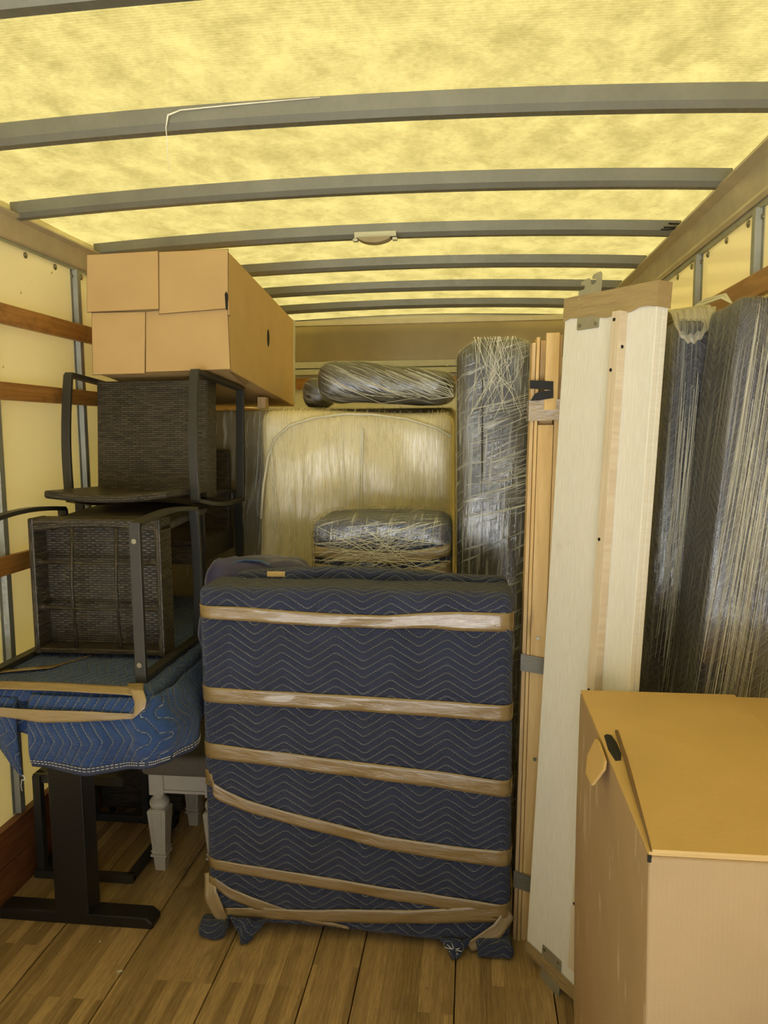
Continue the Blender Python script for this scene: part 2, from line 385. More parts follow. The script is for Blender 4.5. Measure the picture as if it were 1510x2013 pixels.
    def soft(s, x0, x1, y0, y1, z0, z1, r=0.03, step=0.03, warp=None):
        key = {}
        nx = max(2, round((x1-x0)/step)); ny = max(2, round((y1-y0)/step)); nz = max(2, round((z1-z0)/step))
        def edge(n, a, b):
            # denser near the two ends so the rounding is resolved
            L = b-a; base = [a + L*i/n for i in range(n+1)]
            ex = [a+r*k for k in (0.15, 0.35, 0.6, 1.0)] + [b-r*k for k in (0.15, 0.35, 0.6, 1.0)]
            base = [q for q in base if q <= a+1e-6 or q >= b-1e-6 or (a+r*1.15 < q < b-r*1.15)]
            return sorted(set([round(q, 5) for q in base+ex if a-1e-9 <= q <= b+1e-9]))
        X, Y, Z = edge(nx, x0, x1), edge(ny, y0, y1), edge(nz, z0, z1)
        def vert(p):
            k = (round(p[0], 5), round(p[1], 5), round(p[2], 5))
            if k in key: return key[k]
            P = Vector(p)
            Q = Vector((min(max(P.x, x0+r), x1-r), min(max(P.y, y0+r), y1-r), min(max(P.z, z0+r), z1-r)))
            D = P-Q
            O = Q + D.normalized()*min(r, D.length) if D.length > 1e-9 else P
            if warp: O = Vector(warp(O))
            key[k] = len(s.v); s.v.append(tuple(O)); return key[k]
        def grid(A, B, mk, uvf, flip):
            for i in range(len(A)-1):
                for j in range(len(B)-1):
                    c = [(A[i], B[j]), (A[i+1], B[j]), (A[i+1], B[j+1]), (A[i], B[j+1])]
                    if flip: c.reverse()
                    s.f.append(tuple(vert(mk(a, b)) for a, b in c)); s.uv.append([uvf(*mk(a, b)) for a, b in c])
        grid(X, Z, lambda a, b: (a, y0, b), lambda x, y, z: (x, z), False)
        grid(X, Z, lambda a, b: (a, y1, b), lambda x, y, z: (-x, z), True)
        grid(Y, Z, lambda a, b: (x1, a, b), lambda x, y, z: (x1+y-y0, z), False)
        grid(Y, Z, lambda a, b: (x0, a, b), lambda x, y, z: (x0-(y-y0), z), True)
        grid(X, Y, lambda a, b: (a, b, z1), lambda x, y, z: (x, z1+(y-y0)), False)
        grid(X, Y, lambda a, b: (a, b, z0), lambda x, y, z: (x, z0-(y-y0)), True)
        return s
    def sheet(s, fn, nu, nv, uvf=None):
        b = len(s.v)
        for i in range(nu+1):
            for j in range(nv+1): s.v.append(tuple(fn(i/nu, j/nv)))
        for i in range(nu):
            for j in range(nv):
                q = [(i, j), (i+1, j), (i+1, j+1), (i, j+1)]
                s.f.append(tuple(b+a*(nv+1)+c for a, c in q))
                s.uv.append([uvf(a/nu, c/nv) if uvf else (a/nu, c/nv) for a, c in q])
        return s
    def build(s, name, mat, parent=None, smooth=False, bevel=0.0, solid=0.0, world=True):
        me = bpy.data.meshes.new(name)
        vs = [Vector(v) for v in s.v]
        if parent is not None and world: vs = [v - WL(parent) for v in vs]; org = None
        elif parent is None:
            lo = Vector((min(v.x for v in vs), min(v.y for v in vs), min(v.z for v in vs))); hi = Vector((max(v.x for v in vs), max(v.y for v in vs), max(v.z for v in vs)))
            org = Vector(((lo.x+hi.x)/2, (lo.y+hi.y)/2, lo.z)); vs = [v-org for v in vs]
        else: org = None
        me.from_pydata([tuple(v) for v in vs], [], s.f)
        ul = me.uv_layers.new(name='UVMap'); k = 0
        for u in s.uv:
            for q in u: ul.data[k].uv = q[:2]; k += 1
        me.validate(); me.update()
        if smooth:
            for p in me.polygons: p.use_smooth = True
        o = bpy.data.objects.new(name, me); COL.objects.link(o); me.materials.append(mat)
        if org is not None: o.location = org
        if parent is not None: o.parent = parent
        if bevel:
            md = o.modifiers.new('bevel', 'BEVEL'); md.width = bevel; md.segments = 2; md.limit_method = 'ANGLE'; md.angle_limit = R(40)
        if solid:
            md = o.modifiers.new('solid', 'SOLIDIFY'); md.thickness = solid; md.offset = 0
        return o
def WL(o):
    l = Vector(o.location); p = o.parent
    while p is not None: l += p.location; p = p.parent
    return l
def tag(o, label, cat, group=None, kind=None):
    o['label'] = label; o['category'] = cat
    if group: o['group'] = group
    if kind: o['kind'] = kind
    return o
def thing(name, label, cat, loc=(0, 0, 0), group=None):
    o = bpy.data.objects.new(name, None); COL.objects.link(o); o.location = loc
    o.empty_display_size = 0.1
    return tag(o, label, cat, group)
def struct(o, label=None):
    o['kind'] = 'structure'
    if label: o['label'] = label
    return o
def fbm(p, s=1.0):
    return mnoise.noise(Vector(p)*s)

XL, XR = -1.70, 0.865       # inner faces of the side walls
XC = -0.42
YB, YF = -0.95, 5.80        # open rear, front wall
def bowz(x): return 2.468 + 0.036*(1-((x-XC)/1.24)**2)

# ------------------------------------------------------------------ the setting
# floor of planks, boards run along the truck
seams = [-1.70, -1.39, -1.09, -0.788, -0.50, -0.348, -0.047, 0.249, 0.55, 0.865]
mb = MB()
for a, b in zip(seams[:-1], seams[1:]):
    o1, o2 = random.random()*5, random.random()*5
    g = 0.0022
    mb.box(a+g, b-g, YB, YF, -0.04, 0.0)
    for k in range(len(mb.uv)-6, len(mb.uv)):
        vid = mb.f[k]; mb.uv[k] = [(mb.v[i][1]+o1, mb.v[i][0]+o2) for i in vid]
mb.box(XL, XR, YB, YF, -0.08, -0.035)
struct(mb.build('floor', M['floor'], bevel=0.0012))
struct(MB().box(-30, 30, -40, 30, -0.92, -0.9).build('ground_outside', M['concrete']))

# roof skin
def roof_fn(u, v):
    x = XL + (XR-XL)*u; return (x, YB + (YF-YB)*v, bowz(x)+0.058 + 0.003*math.sin(v*60+u*9))
struct(MB().sheet(roof_fn, 24, 60).build('ceiling', M['roof'], smooth=True))

struct(MB().box(XL-0.02, XL, YB, YF, 0, 2.50).build('wall_left', M['frp']))
struct(MB().box(XR, XR+0.02, YB, YF, 0, 2.50).build('wall_right', M['frp']))
struct(MB().box(XL-0.02, XR+0.02, YF, YF+0.03, 0, 2.60).build('wall_front', M['frp_front']))

# roof bows
n = 1
for yb in (0.83, 1.44, 2.05, 2.66, 3.27, 3.88, 4.49, 5.10):
    mb = MB(); b = 0; N = 28
    sec = [(-0.004, 0.055), (0.0, 0.016), (0.012, 0.0), (0.042, 0.0), (0.054, 0.016), (0.058, 0.055)]
    xa, xb_ = XL+0.03, XR-0.03
    for i in range(N+1):
        x = xa+(xb_-xa)*i/N
        for dy, dz in sec: mb.v.append((x, yb+dy, bowz(x)+dz))
    k = len(sec)
    for i in range(N):
        for j in range(k):
            j2 = (j+1) % k
            mb.face([i*k+j, i*k+j2, (i+1)*k+j2, (i+1)*k+j])
    mb.face([j for j in range(k)]); mb.face([N*k+j for j in reversed(range(k))])
    struct(mb.build('trim_%d' % n, M['bow']), 'curved grey roof bow across the ceiling'); n += 1

# top rails (extruded profile along the truck)
def rail(name, prof, sgn, x0, mat):
    mb = MB(); mb.prism([(sgn*a, z) for a, z in prof], lambda a, c, d: (x0+a, d, c), YB, YF)
    return struct(mb.build(name, mat, bevel=0.0015))
rail('trim_20', [(0, 2.40), (0.012, 2.392), (0.018, 2.40), (0.022, 2.412), (0.035, 2.466), (0.060, 2.474), (0.060, 2.482), (0.030, 2.482), (0.0, 2.54)], 1, XL, M['rail'])
rail('trim_21', [(0, 2.362), (0.016, 2.358), (0.022, 2.372), (0.022, 2.382), (0.036, 2.452), (0.070, 2.466), (0.070, 2.476), (0.030, 2.482), (0.0, 2.54)], -1, XR, M['rail'])
struct(MB().box(XL, XL+0.010, YB, YF, 2.384, 2.402).box(XL+0.010, XL+0.014, YB, YF, 2.379, 2.384).build('trim_22', M['galv']))
struct(MB().box(XR-0.010, XR, YB, YF, 2.340, 2.360).build('trim_23', M['galv']))

# posts, rub rails, kick boards on both walls
def post(x, sgn, yc, z0, z1, i):
    mb = MB()
    pr = [(0, -0.034), (0.003, -0.034), (0.003, -0.019), (0.022, -0.014), (0.022, 0.014), (0.003, 0.019), (0.003, 0.034), (0, 0.034)]
    mb.prism([(sgn*a, c) for a, c in pr], lambda a, c, d: (x+a, yc+c, d), z0, z1)
    o = struct(mb.build('trim_%d' % i, M['galv'], bevel=0.001))
    sc = MB()
    for z in (z1-0.03, (z0+z1)/2, z0+0.2):
        sc.tube([(x+sgn*0.002, yc-0.027, z), (x+sgn*0.008, yc-0.027, z)], 0.008, 8)
    sc.build('rivet', M['screw'], o)
i = 30
for yc in (0.09, 0.70, 1.31, 1.92, 2.53, 3.14, 3.75, 4.36, 4.97):
    post(XL, 1, yc, 0.27, 2.384, i); i += 1
    post(XR, -1, yc-0.055, 0.27, 2.344, i); i += 1
for z0, z1 in ((2.078, 2.150), (1.808, 1.872), (1.182, 1.250)):
    struct(MB().box(XL+0.022, XL+0.044, YB, YF, z0, z1, uvaxis='y').build('trim_%d' % i, M['slat'], bevel=0.003), 'orange brown wooden lashing slat along the left wall'); i += 1
    struct(MB().box(XR-0.044, XR-0.022, YB, YF, z0-0.012, z1-0.012, uvaxis='y').build('trim_%d' % i, M['slat'], bevel=0.003)); i += 1
for x0, x1, nm in ((XL, XL+0.032, 'baseboard_left'), (XR-0.032, XR, 'baseboard_right')):
    mb = MB()
    mb.box(x0, x1, YB, YF, 0, 0.131, uvaxis='y'); mb.box(x0, x1, YB, YF, 0.134, 0.268, uvaxis='y')
    struct(mb.build(nm, M['kick'], bevel=0.003))
# dome rivets under the rails
mb = MB()
for y in [0.3+0.207*k for k in range(26)]:
    for x, sg, z in ((XL, 1, 2.365), (XR, -1, 2.325)):
        mb.tube([(x, y, z), (x+sg*0.003, y, z), (x+sg*0.007, y, z)], [0.012, 0.012, 0.006], 10)
struct(mb.build('trim_90', M['screw'], smooth=False), 'row of dome rivets under the top rails')
# head of the front wall: dark metal panel, strips, slat
struct(MB().box(XL, XR, YF-0.035, YF, 2.225, 2.492).build('trim_91', M['header']))
struct(MB().box(XL, XR, YF-0.05, YF, 2.492, 2.53).build('trim_92', M['rail'], bevel=0.003))
mb = MB(); mb.box(XL, XR, YF-0.05, YF, 2.175, 2.222); mb.box(XL, XR, YF-0.055, YF, 2.125, 2.165)
for x in (-1.4, -1.02, -0.62, -0.2, 0.2, 0.6): mb.box(x, x+0.02, YF-0.058, YF-0.05, 2.17, 2.18)
struct(mb.build('trim_93', M['white_strip'], bevel=0.003))
struct(MB().box(XL, XR, YF-0.04, YF, 2.02, 2.10, uvaxis='x').build('trim_94', M['slat']))

# ------------------------------------------------------------------ ceiling light on the fourth bow
t = thing('ceiling_light', 'small cargo light with curved amber lens fixed to a roof bow', 'light', (-0.41, 3.25, 2.46))
MB().box(-0.50, -0.322, 3.252, 3.268, 2.497, 2.524).build('mounting_strip', M['white_plastic'], t, bevel=0.002)
MB().box(-0.488, -0.318, 3.235, 3.262, 2.488, 2.497).build('housing', M['black_metal'], t, bevel=0.002)
mb = MB(); P = []
for k in range(13):
    a = k/12; P.append((-0.478+0.136*a, 2.488-0.019*max(0, math.sin(PI*a))**0.7 - 0.002))
P += [(-0.342, 2.489), (-0.478, 2.489)]
mb.prism(P, lambda a, c, d: (a, d, c), 3.205, 3.258); mb.build('lens', M['lens'], t, bevel=0.002)
for x in (-0.492, -0.325):
    MB().box(x-0.010, x+0.010, 3.225, 3.25, 2.480, 2.490).build('end_bracket', M['white_plastic'], t, bevel=0.001)
# cable ends at the right rail
mb = MB()
mb.tube([(0.77, 3.20, 2.495), (0.79, 3.19, 2.490), (0.815, 3.20, 2.492), (0.83, 3.21, 2.48)], 0.004, 6)
mb.tube([(0.755, 3.215, 2.484), (0.785, 3.205, 2.480), (0.82, 3.205, 2.481)], 0.004, 6)
mb.tube([(0.745, 3.22, 2.478), (0.77, 3.215, 2.474), (0.80, 3.20, 2.474)], 0.003, 6)
tag(mb.build('wire', M['strap'], smooth=True), 'black wire ends sticking out above the right top rail', 'wire')
# loose film strand hanging from the second visible bow
mb = MB(); mb.tube([(-0.40, 2.043, 2.555), (-0.62, 2.043, 2.550), (-0.78, 2.04, 2.543), (-0.815, 2.040, 2.532), (-0.822, 2.040, 2.50), (-0.822, 2.045, 2.47), (-0.822, 2.045, 2.43), (-0.820, 2.045, 2.39)], [0.0012, 0.002, 0.002, 0.003, 0.0016, 0.0012, 0.0009, 0.0006], 6)
tag(mb.build('film_strand', M['strand'], smooth=True), 'thin strand of glue dangling from the large roof bow', 'strand')

# ------------------------------------------------------------------ large cardboard box, bottom right
t = thing('cardboard_box', 'large tall brown cardboard box standing on the floor in the front right corner', 'box', (0.54, 1.59, 0))
BX0, BX1, BY0, BY1, BZ = 0.286, 0.80, 1.198, 1.978, 0.992
def bw(p): return (p[0] + 0.006*math.sin(p[1]*5+1)*math.sin(p[2]*3), p[1], p[2])
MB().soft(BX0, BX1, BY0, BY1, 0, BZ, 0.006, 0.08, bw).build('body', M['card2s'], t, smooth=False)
mb = MB(); mb.box(BX0+0.001, 0.676, BY0+0.003, BY1+0.002, BZ, BZ+0.006)
mb.build('side_flap', M['card2'], t, bevel=0.001)
mb = MB(); mb.box(0.678, BX1-0.002, BY0+0.003, BY1-0.004, BZ, BZ+0.002)
mb.build('side_flap', M['card2'], t, bevel=0.001)
def fl(a, c, d):
    k = max(0, 1-((a-0.31)/0.06)) if a < 0.37 else 0
    return (a, c, d + 0.0)
poly = [(0.292, BY0), (0.318, 1.50), (0.331, 1.700), (0.336, 1.706), (0.45, 1.672), (0.62, 1.622), (0.798, 1.57), (0.799, BY0)]
mb = MB(); mb.prism(poly, lambda a, c, d: (a, c, d), BZ+0.0065, BZ+0.0125); mb.build('front_flap', M['card2'], t, bevel=0.0008)
mb = MB(); mb.prism([(a-0.0015 if a < 0.35 else a, c+0.004) for a, c in poly], lambda a, c, d: (a, c, d), BZ+0.0061, BZ+0.0085); mb.build('raw_edge', M['card_in'], t)  # dark slab under the flap: raw edge plus painted crease shade
# ripple crease beside the slit
mb = MB(); mb.tube([(0.325, 1.69, BZ+0.013), (0.318, 1.55, BZ+0.0135), (0.305, 1.40, BZ+0.0135), (0.292, 1.215, BZ+0.012)], [0.003, 0.004, 0.003, 0.001], 6)
mb.build('torn_edge', M['card_in'], t, smooth=True)
# hand hole, with its tab hanging out over the side
hp = [(0.296, 1.675), (0.304, 1.685), (0.313, 1.68), (0.317, 1.64), (0.316, 1.58), (0.309, 1.548), (0.297, 1.545), (0.292, 1.60)]
mb = MB(); mb.prism(hp, lambda a, c, d: (a, c, d), BZ+0.0045, BZ+0.0068); mb.build('hand_hole', M['dark'], t)
tp = [(1.54, -0.008), (1.552, 0.006), (1.64, 0.010), (1.672, 0.004), (1.668, -0.035), (1.62, -0.055), (1.555, -0.05)]
mb = MB(); mb.prism(tp, lambda a, c, d: (BX0-0.004-d-0.5*max(0, -c), a, BZ+c-0.004), 0, 0.006); mb.build('hand_hole_tab', M['card2'], t, bevel=0.001)
mb = MB(); mb.lathe([(0.0035, BZ-0.010), (0.0035, BZ+0.001)], BX0+0.0025, BY0+0.0025, 10); mb.build('open_corner', M['dark'], t)

# ------------------------------------------------------------------ cardboard box on top of the chairs
t = thing('cardboard_box', 'long brown cardboard box with overlapped flaps, lying on top of the wicker chairs', 'box', (-1.25, 3.5, 1.86))
ang = R(-5.2)
BM = Matrix.Translation((-1.25, 2.945, 1.934)) @ Matrix.Rotation(ang, 4, 'X') @ Matrix.Rotation(R(0.6), 4, 'Z')
def bt(p): return tuple(BM @ Vector(p))
W2, HH, LL = 0.287, 0.468, 1.17
mb = MB(); mb.soft(-W2, W2, 0, LL, 0, HH, 0.006, 0.08, bt); mb.build('body', M['card_v'], t)
def flap(poly, d0, d1, nm='flap', m='card'):
    mb = MB(); mb.prism(poly, lambda a, c, d: bt((a, d, c)), d0, d1); mb.build(nm, M[m], t, bevel=0.001)
    if nm == 'flap':
        cx_ = sum(p[0] for p in poly)/len(poly); cy_ = sum(p[1] for p in poly)/len(poly)
        q = [(p[0]+math.copysign(0.0018, p[0]-cx_), p[1]+math.copysign(0.0018, p[1]-cy_)) for p in poly]
        mb = MB(); mb.prism(q, lambda a, c, d: bt((a, d, c)), d0+0.0015, d1); mb.build('raw_edge', M['card_in'], t)  # dark rim behind each flap: raw edge, with gap shade painted in
flap([(-W2-0.006, 0.238), (0.005, 0.243), (0.003, HH+0.004), (-W2-0.006, HH-0.002)], -0.024, -0.019)
flap([(0.005, 0.225), (W2, 0.24), (W2, HH+0.004), (0.005, HH+0.002)], -0.018, -0.013, m='card')
flap([(-W2+0.012, -0.012), (-0.058, -0.010), (-0.055, 0.235), (-W2+0.008, 0.236)], -0.014, -0.009)
flap([(-0.055, -0.004), (W2+0.006, 0.002), (W2-0.006, 0.252), (-0.055, 0.238)], -0.008, -0.003)
flap([(W2-0.006, 0.235), (W2+0.002, 0.23), (W2+0.003, 0.290), (W2-0.003, 0.305), (W2-0.010, 0.295)], -0.026, -0.0245, 'slot', 'dark')
flap([(W2+0.001, 0.215), (W2+0.007, 0.213), (W2+0.006, 0.265), (W2+0.001, 0.268)], -0.020, 0.006, 'tab', 'card')
mb = MB(); P = [(0.60+0.022*math.cos(a*PI/6), 0.255+0.042*math.sin(a*PI/6)) for a in range(12)]
mb.prism(P, lambda a, c, d: bt((W2+d, a, c)), -0.002, 0.001); mb.build('hand_hole', M['dark'], t)
mb = MB(); mb.box(W2-0.05, W2+0.002, LL-0.035, LL+0.002, 0.02, HH+0.002, BM); mb.build('packing_tape', M['white_plastic'], t, bevel=0.001)
mb = MB(); mb.prism([(0.02, -0.004), (0.24, -0.022), (0.30, -0.004)], lambda a, c, d: bt((W2-0.006-d, a, c)), -0.004, 0.001); mb.build('bottom_flap', M['card_in'], t)

# ------------------------------------------------------------------ wicker chairs
def make_chair(label):
    t = thing('wicker_chair', label, 'chair', (0, 0, 0), None)
    HW, AZ, DD = 0.265, 0.505, 0.50
    def P(mb, name, mat, **k): return mb.build(name, M[mat], t, world=False, **k)
    for s in (-1, 1):
        mb = MB(); x = s*HW
        arm = [(x, 0.0+DD*k/10, AZ + 0.020*math.sin(PI*k/10)) for k in range(11)]
        rear = [(x, DD + 0.018*math.sin(PI*k/8), AZ - AZ*k/8) for k in range(1, 8)]
        mb.bar([(x, 0, 0), (x, 0, AZ)] , 0.036, 0.018, (1, 0, 0)); P(mb, 'front_leg', 'frame_metal', bevel=0.002)
        mb = MB(); mb.bar(arm, 0.036, 0.016, (1, 0, 0)); P(mb, 'armrest', 'frame_metal', bevel=0.002)
        mb = MB(); mb.bar([(x, DD, AZ)]+rear+[(x, DD, 0)], 0.036, 0.016, (1, 0, 0)); P(mb, 'rear_leg', 'frame_metal', bevel=0.002)
        mb = MB(); mb.bar([(x, -0.009, 0), (x, DD+0.009, 0)], 0.036, 0.018, (1, 0, 0)); ru = P(mb, 'runner', 'frame_metal', bevel=0.002)
        for y in (0.05, DD-0.05):
            mb = MB(); mb.lathe([(0.009, -0.014), (0.009, -0.008)], x, y, 6); mb.build('glide', M['screw'], ru, world=False)
    # seat: woven box open underneath
    S0, S1 = 0.235, 0.335; w = HW-0.022
    mb = MB()
    mb.box(-w, w, 0.004, 0.49, S1-0.022, S1)
    mb.box(-w, w, 0.004, 0.024, S0, S1-0.022); mb.box(-w, w, 0.47, 0.49, S0, S1-0.022)
    P(mb, 'seat', 'wicker', bevel=0.006)
    mb = MB(); mb.box(-w-0.002, -w+0.02, 0.0, 0.492, S0-0.002, S1-0.004); P(mb, 'seat_side', 'wicker_v', bevel=0.006)
    mb = MB(); mb.box(w-0.02, w+0.002, 0.0, 0.492, S0-0.002, S1-0.004); P(mb, 'seat_side', 'wicker_v', bevel=0.006)
    mb = MB()
    for x in (-0.075, 0.09): mb.tube([(x, 0.015, S0+0.012), (x+0.004, 0.25, S0+0.008), (x-0.006, 0.48, S0+0.012)], 0.0065, 8)
    for y in (0.17, 0.335): mb.tube([(-w, y, S0+0.014), (0, y-0.004, S0+0.010), (w, y, S0+0.014)], 0.0065, 8)
    for x in (-w+0.012, w-0.012):
        for y in (0.17, 0.335): mb.tube([(x, y, S0+0.014), (x*0.86, y, S0+0.012)], [0.014, 0.007], 8)
    P(mb, 'seat_brace', 'wicker_v', smooth=True)
    # backrest, slightly bowed
    mb = MB()
    def bow(p): return (p[0], p[1] + 0.018*math.cos(p[0]/w*PI/2) - 0.02 + 0.05*max(0, p[2]-S1), p[2])
    mb.soft(-w-0.002, w+0.002, 0.462, 0.492, S0, 0.71, 0.010, 0.04, bow)
    P(mb, 'backrest', 'wicker', smooth=True)
    return t
def dup(root, label):
    r = root.copy(); COL.objects.link(r); r['label'] = label
    for ch in list(root.children):
        c = ch.copy(); COL.objects.link(c); c.parent = r
        for g in list(ch.children):
            d = g.copy(); COL.objects.link(d); d.parent = c
    return r
def place(o, cols, loc, extra=Matrix.Identity(3)):
    m = Matrix(cols).transposed()
    m = extra @ m
    o.rotation_mode = 'XYZ'; o.rotation_euler = m.to_euler('XYZ'); o.location = loc
GR = 'wicker chairs stacked on the blanket covered desk'
cb = make_chair('dark wicker chair tipped on the desk, underside of seat with woven grid facing out'); cb['group'] = GR
place(cb, ((-1, 0, 0), (0, 0, 1), (0, 1, 0)), (-1.320, 2.247, 0.897))
ca = dup(cb, 'dark wicker chair tipped on its back, topmost of the chairs, directly under the cardboard box')
ex = Matrix.Rotation(R(-4.5), 3, 'X') @ Matrix.Rotation(R(2.5), 3, 'Z').transposed()
place(ca, ((-1, 0, 0), (0, 0, -1), (0, -1, 0)), (-1.335+0.025, 3.36, 1.882), ex)
cc = dup(cb, 'dark wicker chair standing upright on the desk behind the tipped lower chair')
place(cc, ((1, 0, 0), (0, 1, 0), (0, 0, 1)), (-1.395, 3.02, 0.897))

# ------------------------------------------------------------------ standing desk under the blue blanket
t = thing('standing_desk', 'black metal T-leg standing desk under the blue blanket', 'desk', (-1.36, 2.33, 0))
for i, y in enumerate((2.33, 3.30)):
    lg = MB().box(-1.424, -1.302, y-0.042, y+0.042, 0.04, 0.835).build('column', M['black_metal'], t, bevel=0.004)
    mb = MB()
    pr = [(-1.648, 0), (-1.648, 0.030), (-1.630, 0.042), (-1.102, 0.042), (-1.078, 0.022), (-1.078, 0)]
    mb.prism(pr, lambda a, c, d: (a, d, c), y-0.036, y+0.036); mb.build('foot', M['black_metal'], t, bevel=0.005)
MB().box(-1.40, -1.33, 2.375, 3.25, 0.79, 0.832).build('crossbeam', M['black_metal'], t, bevel=0.003)
MB().box(-1.645, -1.0, 2.19, 3.53, 0.835, 0.862).build('tabletop', M['black_metal'], t, bevel=0.003)

def cl(p): return (p[0], p[1], p[2] + 0.006*fbm(p, 9) + 0.004*fbm(p, 25))
t = thing('moving_blanket', 'bright blue quilted moving blanket taped over the desk top, hem hanging down', 'blanket', (-1.33, 2.2, 0.8))
TB = t
mb = MB(); mb.soft(-1.653, -0.992, 2.165, 3.545, 0.829, 0.885, 0.024, 0.035, cl)
mb.build('top_cover', M['blue'], t, smooth=True)
# hanging skirt: front right, around the corner
path = [(-1.385, 2.163), (-1.30, 2.158), (-1.19, 2.155), (-1.09, 2.158), (-1.02, 2.165), (-0.985, 2.19), (-0.975, 2.27), (-0.975, 2.36), (-0.98, 2.46), (-0.985, 2.60)]
hem = [0.640, 0.632, 0.628, 0.640, 0.658, 0.662, 0.664, 0.670, 0.70, 0.76]
out = [0.0, 0.004, 0.006, 0.012, 0.028, 0.045, 0.050, 0.050, 0.04, 0.02]
def lerp_list(L, u):
    k = u*(len(L)-1); i = min(int(k), len(L)-2); f = k-i; f2 = f
    a, b = L[i], L[i+1]
    return tuple(x*(1-f2)+y*f2 for x, y in zip(a, b)) if hasattr(a, '__len__') else a*(1-f2)+b*f2
arc = [0]
for a, b in zip(path[:-1], path[1:]): arc.append(arc[-1]+math.hypot(b[0]-a[0], b[1]-a[1]))
def skirt(u, v, e=0.0):
    x, y = lerp_list(path, u); zb = lerp_list(hem, u); o = lerp_list(out, u)
    x2, y2 = lerp_list(path, min(1, u+0.01)); x1, y1 = lerp_list(path, max(0, u-0.01))
    n = Vector((y2-y1, -(x2-x1), 0)).normalized()
    z = 0.868 + (zb-0.868)*v
    fold = 0.012*math.sin(u*26+v*2.2)*v + 0.010*math.sin(u*13-1.2*v+0.5)*v + 0.010*fbm((u*8, v*3, 1))
    d = 0.006 + o*math.sin(min(1, v*1.2)*PI/2) + fold*0.8 + 0.014*max(0, math.sin(PI*v))**0.7 + e
    return (x+n.x*d, y+n.y*d, z)
mb = MB(); mb.sheet(lambda u, v: skirt(u, v), 90, 22, lambda u, v: (lerp_list(arc, u)-0.5, 0.868-0.24*v))
mb.build('skirt', M['blue'], t, smooth=True, solid=0.008)
mb = MB(); mb.sheet(lambda u, v: skirt(u, 0.90+0.115*v, 0.002), 90, 3); mb.build('hem', M['hem'], t, smooth=True, solid=0.010)
mb = MB()
for vv in (0.915, 0.955):
    for k in range(66):
        u0 = k/66; u1 = u0+0.0095
        mb.tube([skirt(u0, vv, 0.008), skirt(u1, vv, 0.008)], 0.0011, 5)
mb.build('hem_stitching', M['thread'], t)
# left corner hanging to a point
def corner(u, v):
    x = -1.66 + 0.225*u; zt = 0.855
    zb = 0.79 - 0.19*u**1.5
    z = zt + (zb-zt)*v
    return (x + 0.012*v*u, 2.160 - 0.012*math.sin(PI*u*2.3+1)*v - 0.008*math.sin(PI*v), z)
mb = MB(); mb.sheet(corner, 24, 16, lambda u, v: (-1.66+0.225*u, 0.85-0.25*v)); mb.build('hanging_corner', M['blue'], t, smooth=True, solid=0.008)
mb = MB(); mb.sheet(lambda u, v: (-1.50+0.16*u, 2.185+0.01*math.sin(u*9+v*4), 0.85-(0.10+0.06*u)*v), 16, 10, lambda u, v: (u*0.16, v*0.16)); mb.build('inner_fold', M['blue'], t, smooth=True, solid=0.008)
mb = MB(); mb.tube([(-1.425, 2.152, 0.602), (-1.414, 2.145, 0.603), (-1.412, 2.148, 0.592), (-1.42, 2.146, 0.588)], 0.0022, 6)
mb.tube([(-1.425, 2.15, 0.59), (-1.43, 2.15, 0.565), (-1.426, 2.15, 0.55)], 0.0009, 5)
mb.build('loose_thread', M['thread'], t, smooth=True)
# tapes on the desk blanket
def strip(name, mat, pts, w, n, parent, nseg=24, wig=0.001, thick=0.0014):
    """tape along pts (list of (pos, across-vector, width))"""
    mb = MB()
    P3 = [Vector(p) for p, a, ww in pts]; A3 = [Vector(a).normalized() for p, a, ww in pts]; W3 = [ww for p, a, ww in pts]
    L = [0]
    for a, b in zip(P3[:-1], P3[1:]): L.append(L[-1]+(b-a).length)
    def fn(u, v):
        s_ = u*L[-1]; i = 0
        while i < len(L)-2 and L[i+1] < s_: i += 1
        f = (s_-L[i])/max(1e-6, L[i+1]-L[i])
        p = P3[i].lerp(P3[i+1], f); a = A3[i].lerp(A3[i+1], f).normalized(); ww = W3[i]*(1-f)+W3[i+1]*f
        q = p + a*ww*(v-0.5)
        return q + Vector(n)*wig*fbm((s_*9, v*2, ww*100))
    mb.sheet(fn, nseg, 5, lambda u, v: (u*L[-1], v*0.05))
    return mb.build(name, M[mat], parent, smooth=True, solid=thick)
Zv = (0, 0, 1); Yv = (0, 1, 0)
strip('packing_tape', 'tape', [((-1.655, 2.166, 0.892), (0, 0.75, 0.6), 0.03), ((-1.30, 2.164, 0.893), (0, 0.75, 0.6), 0.03), ((-1.08, 2.162, 0.889), (0, 0.75, 0.6), 0.03), ((-1.02, 2.163, 0.886), (0, 0.7, 0.7), 0.032)], 0.03, (0, -1, 1), TB)
strip('packing_tape', 'tape_w', [((-1.055, 2.20, 0.900), (1, 0.2, 0), 0.05), ((-1.03, 2.156, 0.892), (1, 0, 0), 0.045), ((-1.012, 2.140, 0.865), (1, 0, 0.2), 0.04), ((-1.012, 2.132, 0.84), (1, 0, 0.3), 0.038), ((-1.03, 2.126, 0.815), (0.8, 0, 0.6), 0.028)], 0.04, (0, -1, 0), TB, wig=0.004)
strip('packing_tape', 'tape_w', [((-1.655, 2.130, 0.822), Zv, 0.026), ((-1.45, 2.126, 0.818), Zv, 0.030), ((-1.33, 2.120, 0.812), Zv, 0.042), ((-1.18, 2.120, 0.817), Zv, 0.034), ((-1.03, 2.128, 0.820), Zv, 0.014)], 0.04, (0, -1, 0), TB, wig=0.004)
